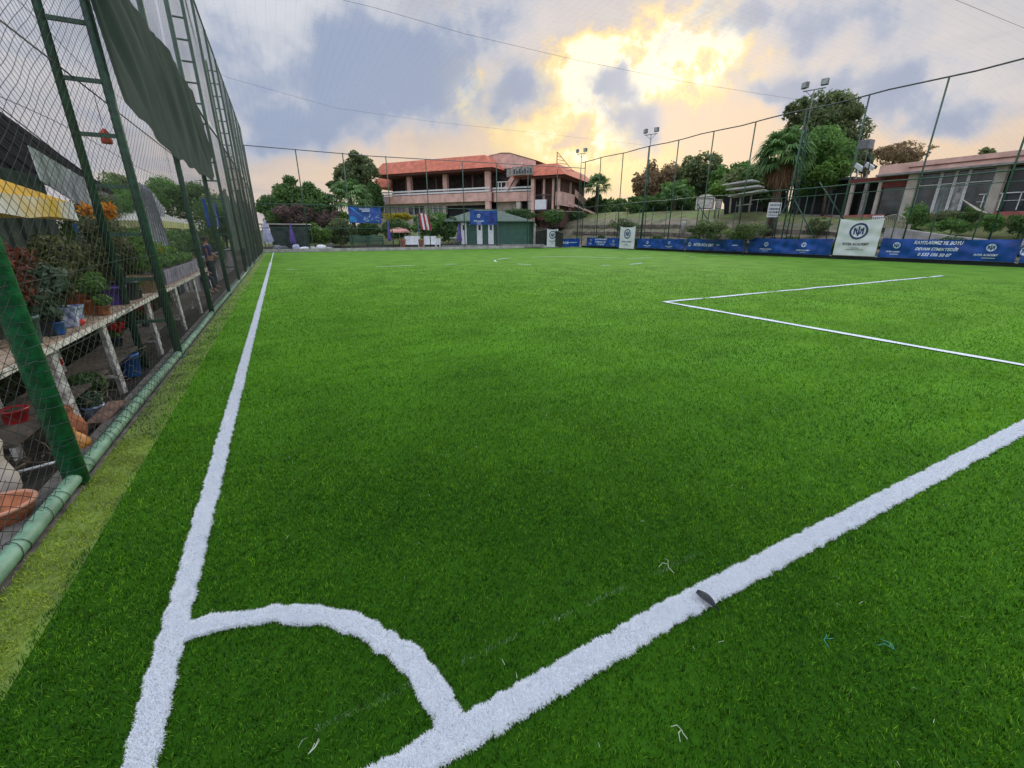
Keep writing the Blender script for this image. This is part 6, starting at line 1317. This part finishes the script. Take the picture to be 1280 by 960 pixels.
# ------------------------------------------------------------------ people behind the left fence
def skin(name, nodes, edges, m, parent, sub=1):
    me = bpy.data.meshes.new(name); me.from_pydata([n[0] for n in nodes], edges, []); o = link(name, me, m, parent)
    md = o.modifiers.new('skin', 'SKIN'); 
    if not me.skin_vertices: me.skin_vertices.new()
    for i, n in enumerate(nodes): me.skin_vertices[0].data[i].radius = n[1] if isinstance(n[1], tuple) else (n[1], n[1]); me.skin_vertices[0].data[i].use_root = (i == 0)
    md.use_smooth_shade = True; s = o.modifiers.new('sub', 'SUBSURF'); s.levels = sub; s.render_levels = 2; return o
M_SKIN = mat('skin', (.36, .19, .13), .6, .06)
def person(c, lab, rz, shirt, trou, hair, tall=1.7, sit=False, arm=0.):
    r_ = empty('person', c, lab, 'person', rz=rz); k = tall/1.7; dz = -.42 if sit else 0
    def P(x, y, z): return (x*k, y*k, (z+dz)*k)
    hip = .95; nodes = [(P(0, 0, hip), (.13, .10)), (P(0, 0, 1.15), (.12, .095)), (P(0, 0, 1.36), (.15, .10)), (P(0, 0, 1.46), (.06, .06)), (P(0, -.005, 1.53), (.055, .06)), (P(0, -.01, 1.60), (.075, .092)), (P(0, 0, 1.68), (.055, .07))]
    E_ = [(0, 1), (1, 2), (2, 3), (3, 4), (4, 5), (5, 6)]
    leg = []
    for s in (-1, 1):
        i = len(nodes)
        if sit: nodes += [(P(s*.10, -.02, .90), .085), (P(s*.12, -.42, .92), .06), (P(s*.12, -.44, .50), .042), (P(s*.12, -.55, .46), .035)]
        else: nodes += [(P(s*.09, 0, .85), .085), (P(s*.10, -.01, .48), .058), (P(s*.10, .01, .08), .04), (P(s*.10, -.14, .03), .035)]
        E_ += [(0, i), (i, i+1), (i+1, i+2), (i+2, i+3)]
        j = len(nodes); nodes += [(P(s*.19, 0, 1.38), .055), (P(s*.24, -.02, 1.12), .043), (P(s*.22, -.20-arm, 1.02+arm), .033), (P(s*.21, -.27-arm, 1.0+arm), .028)]
        E_ += [(2, j), (j, j+1), (j+1, j+2), (j+2, j+3)]
        for f in range(4): q_ = len(nodes); nodes.append((P(s*(.19+.013*f), -.33-arm, .99+arm-.006*f), .009)); E_.append((j+3, q_))
        q_ = len(nodes); nodes.append((P(s*.17, -.29-arm, 1.015+arm), .009)); E_.append((j+3, q_))
    skin('body', nodes, E_, M_SKIN, r_)
    sn = [(P(0, 0, .92), (.155, .12)), (P(0, 0, 1.15), (.145, .115)), (P(0, 0, 1.36), (.17, .118)), (P(0, 0, 1.43), (.09, .08))]; se = [(0, 1), (1, 2), (2, 3)]
    for s in (-1, 1): j = len(sn); sn += [(P(s*.20, 0, 1.385), .07), (P(s*.235, -.015, 1.17), .06)]; se += [(2, j), (j, j+1)]
    skin('shirt', sn, se, shirt, r_)
    tn = [(P(0, 0, .96), (.15, .115))]; te = []
    for s in (-1, 1):
        i = len(tn)
        if sit: tn += [(P(s*.10, -.02, .88), .1), (P(s*.12, -.42, .92), .078), (P(s*.12, -.44, .56), .06)]
        else: tn += [(P(s*.09, 0, .83), .1), (P(s*.10, -.01, .48), .076), (P(s*.10, .01, .12), .06)]
        te += [(0, i), (i, i+1), (i+1, i+2)]
    skin('trousers', tn, te, trou, r_)
    b = MB(); b.lathe(P(0, .012, 1.60), [(.086*k, -.03), (.094*k, .03), (.08*k, .085), (.045*k, .115), (.01*k, .12)], 14, sy=1.12); b.build('hair', hair, r_, world=False)
    b = MB()
    for s in (-1, 1): b.lathe(P(s*.032, -.098, 1.605), [(.001, -.008), (.011, 0), (.001, .008)], 8)
    b.build('eyes', M_DARK, r_, world=False); b = MB(); b.tube([P(0, -.1, 1.60), P(0, -.125, 1.57), P(0, -.1, 1.562)], [.008, .014, .008], 6); b.build('nose', M_SKIN, r_, world=False); b = MB(); b.tube([P(-.025, -.098, 1.535), P(.025, -.098, 1.535)], .005, 5); b.build('mouth', mat('lips', (.30, .10, .09), .6), r_, world=False)
    b = MB(); 
    for s in (-1, 1): b.lathe(P(s*.09, .0, 1.59), [(.008, -.025), (.018, 0), (.008, .025)], 8)
    b.build('ear', M_SKIN, r_, world=False); return r_
M_NAVY = mat('navy_striped_shirt', (.03, .035, .14), .8, .4, 20); M_PSH = mat('purple_shirt', (.09, .05, .24), .8, .2); M_TRS = mat('dark_trousers', (.025, .03, .045), .85, .2); M_HAIR = mat('dark_hair', (.02, .014, .01), .7)
p = onX(256, 300, -1.65); person((-1.65, p.y, -.2), 'person in a navy shirt standing behind the left fence under the blue hanging banner', R(120), M_NAVY, M_TRS, M_HAIR, 1.82)
p = onX(237, 310, -1.95); person((-1.95, p.y, -.2), 'person in a purple shirt sitting by the white table below the cream canopy', R(60), M_PSH, M_TRS, M_HAIR, 1.75, sit=True, arm=.05)
pchair((-1.95+.02, p.y+.02, -.2), 'chair under the seated person in purple', R(60), M_PLAS)

# ------------------------------------------------------------------ world
SUN_AZ = math.atan2(.900, .890); SUN_EL = R(17.5)      # azimuth from +Y towards +X
w = bpy.data.worlds.new('World'); S.world = w; w.use_nodes = True; nt = w.node_tree; n = nt.nodes; l = nt.links; n.clear()
def node(t, **k):
    x = n.new(t)
    for a, c in k.items(): setattr(x, a, c)
    return x
def setin(s, v):
    if hasattr(v, 'is_linked') or hasattr(v, 'links'): l.new(v, s)
    else: s.default_value = v
def M(op, a, b_=0., c_=0.):
    x = node('ShaderNodeMath', operation=op); setin(x.inputs[0], a); setin(x.inputs[1], b_)
    if op == 'MULTIPLY_ADD': setin(x.inputs[2], c_)
    return x.outputs[0]
def VM(op, a, b_=None, out=0):
    x = node('ShaderNodeVectorMath', operation=op); setin(x.inputs[0], a)
    if b_ is not None: setin(x.inputs[1], b_)
    return x.outputs[out]
def SS(v, lo, hi, a=0., b_=1.):
    x = node('ShaderNodeMapRange', interpolation_type='SMOOTHSTEP'); setin(x.inputs[0], v); x.inputs[1].default_value = lo; x.inputs[2].default_value = hi; x.inputs[3].default_value = a; x.inputs[4].default_value = b_; return x.outputs[0]
def MIX(f, a, b_):
    x = node('ShaderNodeMix', data_type='RGBA'); setin(x.inputs['Factor'], f); setin(x.inputs[6], a if not isinstance(a, tuple) else (*a, 1)); setin(x.inputs[7], b_ if not isinstance(b_, tuple) else (*b_, 1)); return x.outputs[2]
tc = node('ShaderNodeTexCoord'); dirn = VM('NORMALIZE', tc.outputs['Generated'])
sx_ = node('ShaderNodeSeparateXYZ'); l.new(dirn, sx_.inputs[0]); zc = sx_.outputs[2]
zz_ = M('ADD', M('MAXIMUM', zc, 0.), .16); pv_ = node('ShaderNodeCombineXYZ'); l.new(M('DIVIDE', sx_.outputs[0], zz_), pv_.inputs[0]); l.new(M('DIVIDE', sx_.outputs[1], zz_), pv_.inputs[1]); cp_ = pv_.outputs[0]
def NZ(vec, sc, det=6, rough=.55, dist=0., off=(0, 0, 0)):
    x = node('ShaderNodeTexNoise'); l.new(VM('ADD', vec, off), x.inputs['Vector']); x.inputs['Scale'].default_value = sc; x.inputs['Detail'].default_value = det; x.inputs['Roughness'].default_value = rough; x.inputs['Distortion'].default_value = dist; return x.outputs['Fac']
# warp the direction a little so that the blobs get cloud edges
wn_ = node('ShaderNodeTexNoise'); l.new(dirn, wn_.inputs['Vector']); wn_.inputs['Scale'].default_value = 3.2; wn_.inputs['Detail'].default_value = 4; wn_.inputs['Roughness'].default_value = .6
wv = VM('SCALE', VM('SUBTRACT', wn_.outputs['Color'], (.5, .5, .5))); 
wv_node = wv.node; wv_node.inputs['Scale'].default_value = .24
wd_ = VM('NORMALIZE', VM('ADD', dirn, wv))
_c = Vector((math.sin(R(45)), math.cos(R(45)), .35)).normalized(); _r = _c.cross(Vector((0, 0, 1))).normalized(); _u = _r.cross(_c)
_f = M('MAXIMUM', VM('DOT_PRODUCT', wd_, tuple(_c), 1), .08); _cx = node('ShaderNodeCombineXYZ'); l.new(M('DIVIDE', VM('DOT_PRODUCT', wd_, tuple(_r), 1), _f), _cx.inputs[0]); l.new(M('DIVIDE', VM('DOT_PRODUCT', wd_, tuple(_u), 1), _f), _cx.inputs[1]); TP = _cx.outputs[0]
def blobf(u, v, du, dv, amp=1.): return (u, v, du, dv, amp)
def SUM(bl):
    # soft elliptical patches of cloud or glow on the plane tangent to the sky around the sun
    acc = None
    for u, v, du, dv, amp in bl:
        d = Vector(ray(u, v)[:3]).normalized(); k = d.dot(_c); x0, y0 = d.dot(_r)/k, d.dot(_u)/k; g_ = 1/k**1.5; sx1, sy1 = F/du/g_, F/dv/g_
        a = node('ShaderNodeVectorMath', operation='MULTIPLY_ADD'); l.new(TP, a.inputs[0]); a.inputs[1].default_value = (sx1, sy1, 0); a.inputs[2].default_value = (-x0*sx1, -y0*sy1, 0)
        e = M('POWER', math.exp(-1), VM('DOT_PRODUCT', a.outputs[0], a.outputs[0], 1)); acc = M('MULTIPLY', e, amp) if acc is None else M('MULTIPLY_ADD', e, amp, acc)
    return acc
G = SUM([blobf(765, 62, 78, 34, 1.0), blobf(715, 85, 50, 24, .8), blobf(835, 102, 62, 20, 1.1), blobf(895, 70, 66, 44, .85), blobf(905, 25, 30, 26, .6), blobf(785, 95, 30, 14, .8), blobf(732, 150, 42, 38, .95), blobf(596, 106, 42, 28, 1.05), blobf(700, 195, 50, 22, .45), blobf(765, 205, 90, 20, .62), blobf(636, 165, 46, 24, .55), blobf(870, 235, 120, 26, .3)])
warm = SUM([blobf(800, 130, 230, 110, .62), blobf(760, 235, 380, 45, .6), blobf(1190, 178, 140, 24, .7), blobf(420, 218, 150, 28, .6), blobf(910, 190, 170, 60, .5)])
D = SUM([blobf(480, 62, 95, 32, .95), blobf(530, 115, 80, 34, 1.0), blobf(340, 118, 105, 36, .85), blobf(370, 172, 70, 22, .65), blobf(425, 150, 80, 22, .5), blobf(662, 122, 30, 34, 1.15), blobf(757, 105, 26, 18, 1.05), blobf(795, 158, 42, 32, 1.1), blobf(560, 10, 90, 26, .5), blobf(975, 14, 110, 22, .8), blobf(1140, 128, 80, 18, .8), blobf(1180, 60, 110, 22, .5), blobf(965, 100, 50, 14, .7), blobf(262, 40, 60, 30, .35), blobf(605, 175, 30, 16, .4), blobf(1240, 140, 60, 18, .5), blobf(1060, 100, 60, 14, .45)])
lightp = SUM([blobf(325, 52, 75, 36, 1.1), blobf(455, 118, 60, 20, .5), blobf(640, 40, 110, 40, .6), blobf(1050, 60, 120, 50, .6), blobf(1200, 110, 80, 30, .5), blobf(400, 20, 60, 20, .5), blobf(510, 150, 40, 14, .5), blobf(290, 160, 40, 16, .4), blobf(385, 135, 50, 12, .6)])
n1 = NZ(cp_, .9, 3, .58, .4); n2 = NZ(dirn, 8, 5, .58, .25); n3 = NZ(dirn, 26, 4, .62, .0, (3, 1, 2)); n4 = NZ(dirn, 12, 5, .6, .25, (1, 4, 2)); streak = NZ(VM('MULTIPLY', dirn, (2.2, 2.2, 11.)), 2.6, 3, .55, .5)
base = MIX(SS(zc, .02, .45), (.68, .64, .64), (.56, .59, .67)); base = MIX(M('MULTIPLY', SS(zc, .26, .0), .5), base, (.80, .64, .54))
base = MIX(M('MULTIPLY', SS(n1, .42, .62), .5), base, (.36, .41, .54)); base = MIX(M('MULTIPLY', SS(streak, .45, .65), .45), base, (.40, .44, .56)); base = MIX(M('MULTIPLY', SS(n2, .52, .72), .5), base, (.78, .79, .84))
base = MIX(M('MINIMUM', M('MULTIPLY', lightp, SS(n2, .3, .6, .5, 1.)), .8), base, (.80, .82, .88))
base = MIX(M('MINIMUM', M('MULTIPLY', warm, SS(n2, .25, .7, .7, 1.05)), .92), base, (.93, .70, .50))
Gn = M('MULTIPLY', G, SS(n4, .36, .60, .30, 1.30)); Gn = M('ADD', Gn, M('MULTIPLY', M('SUBTRACT', n3, .5), M('MULTIPLY', G, 1.1)))
base = MIX(SS(Gn, .20, .80), base, (1.0, .76, .42)); base = MIX(SS(Gn, .52, 1.05), base, (1.12, .90, .46)); base = MIX(SS(Gn, .95, 1.45), base, (1.3, 1.18, .85))
Dn = M('ADD', D, M('ADD', M('MULTIPLY', M('SUBTRACT', n2, .5), 1.9), M('MULTIPLY', M('SUBTRACT', n4, .5), 1.3))); base = MIX(M('MULTIPLY', SS(Dn, .30, 1.0), .9), base, MIX(SS(Dn, .6, 1.25), (.52, .57, .69), (.33, .41, .59)))
sky = node('ShaderNodeTexSky', sky_type='NISHITA'); sky.sun_disc = False; sky.sun_elevation = SUN_EL; sky.sun_rotation = SUN_AZ; sky.dust_density = 3
bg1 = node('ShaderNodeBackground'); l.new(sky.outputs[0], bg1.inputs[0]); bg1.inputs[1].default_value = .05
bg2 = node('ShaderNodeBackground'); l.new(base, bg2.inputs[0]); bg2.inputs[1].default_value = .92
# unseen sky overhead and behind the camera, brightened to add fill light
bk_ = VM('DOT_PRODUCT', dirn, (-math.sin(AZ), -math.cos(AZ), .15), 1)
l.new(M('ADD', M('ADD', SS(zc, .50, .9, .96, 3.1), M('MULTIPLY', SS(bk_, .0, .8), .9)), 0.), bg2.inputs[1])
ad = node('ShaderNodeMixShader'); ad.inputs[0].default_value = .93; l.new(bg1.outputs[0], ad.inputs[1]); l.new(bg2.outputs[0], ad.inputs[2])
ow = node('ShaderNodeOutputWorld'); l.new(ad.outputs[0], ow.inputs[0])
w.cycles.sampling_method = 'MANUAL'; w.cycles.sample_map_resolution = 256
# ------------------------------------------------------------------ sun, camera, render
sl = bpy.data.lights.new('sun', 'SUN'); sl.energy = 1.1; sl.angle = R(14); sl.color = (1, .88, .70); so = bpy.data.objects.new('sun', sl); COL.objects.link(so)
sd_ = Vector((math.sin(SUN_AZ)*math.cos(R(24)), math.cos(SUN_AZ)*math.cos(R(24)), math.sin(R(24)))); so.rotation_euler = sd_.to_track_quat('Z', 'Y').to_euler(); so.location = (20, 20, 30)
cd = bpy.data.cameras.new('camera'); cd.sensor_width = 36; cd.lens = F/1280*36; cd.clip_start = .02; cd.clip_end = 2000; co = bpy.data.objects.new('camera', cd); COL.objects.link(co)
co.location = CAM; fwd = Vector((math.sin(AZ)*CP, math.cos(AZ)*CP, -SP)); co.rotation_euler = fwd.to_track_quat('-Z', 'Y').to_euler(); S.camera = co
S.view_settings.view_transform = 'Standard'; S.view_settings.look = 'None'; S.view_settings.exposure = 0; S.render.engine = 'CYCLES'
S.cycles.max_bounces = 6; S.cycles.transparent_max_bounces = 6
GRP = {'banner': 'banners on the fences around the pitch', 'tree': 'trees around the pitch', 'shrub': 'bushes around the pitch', 'bush': 'bushes behind the plant stand', 'flower_pot': 'pots in the garden behind the left fence', 'sack': 'sacks lying at the far left corner', 'overhead_cable': 'cables over the pitch', 'folded_parasol': 'folded parasols beyond the far fence', 'palm_tree': 'palm trees beyond the fences', 'loose_fibre': 'loose fibres on the turf', 'plastic_chair': 'white plastic chairs around the pitch', 'garden_sofa': 'white garden seats beyond the far fence', 'planter_trough': 'planter troughs on the plant stand', 'grey_awning': 'grey awnings behind the left fence', 'notice_board': 'boards behind the right fence', 'retaining_wall': 'stone terrace courses'}
for o in bpy.data.objects:
    if o.parent is None and 'group' not in o and o.name.split('.')[0] in GRP: o['group'] = GRP[o.name.split('.')[0]]
for o in bpy.data.objects:
    if o.parent is None and o.type in ('MESH', 'EMPTY') and 'kind' not in o and 'label' not in o: print('UNTAGGED', o.name)
print('objects', len(bpy.data.objects))
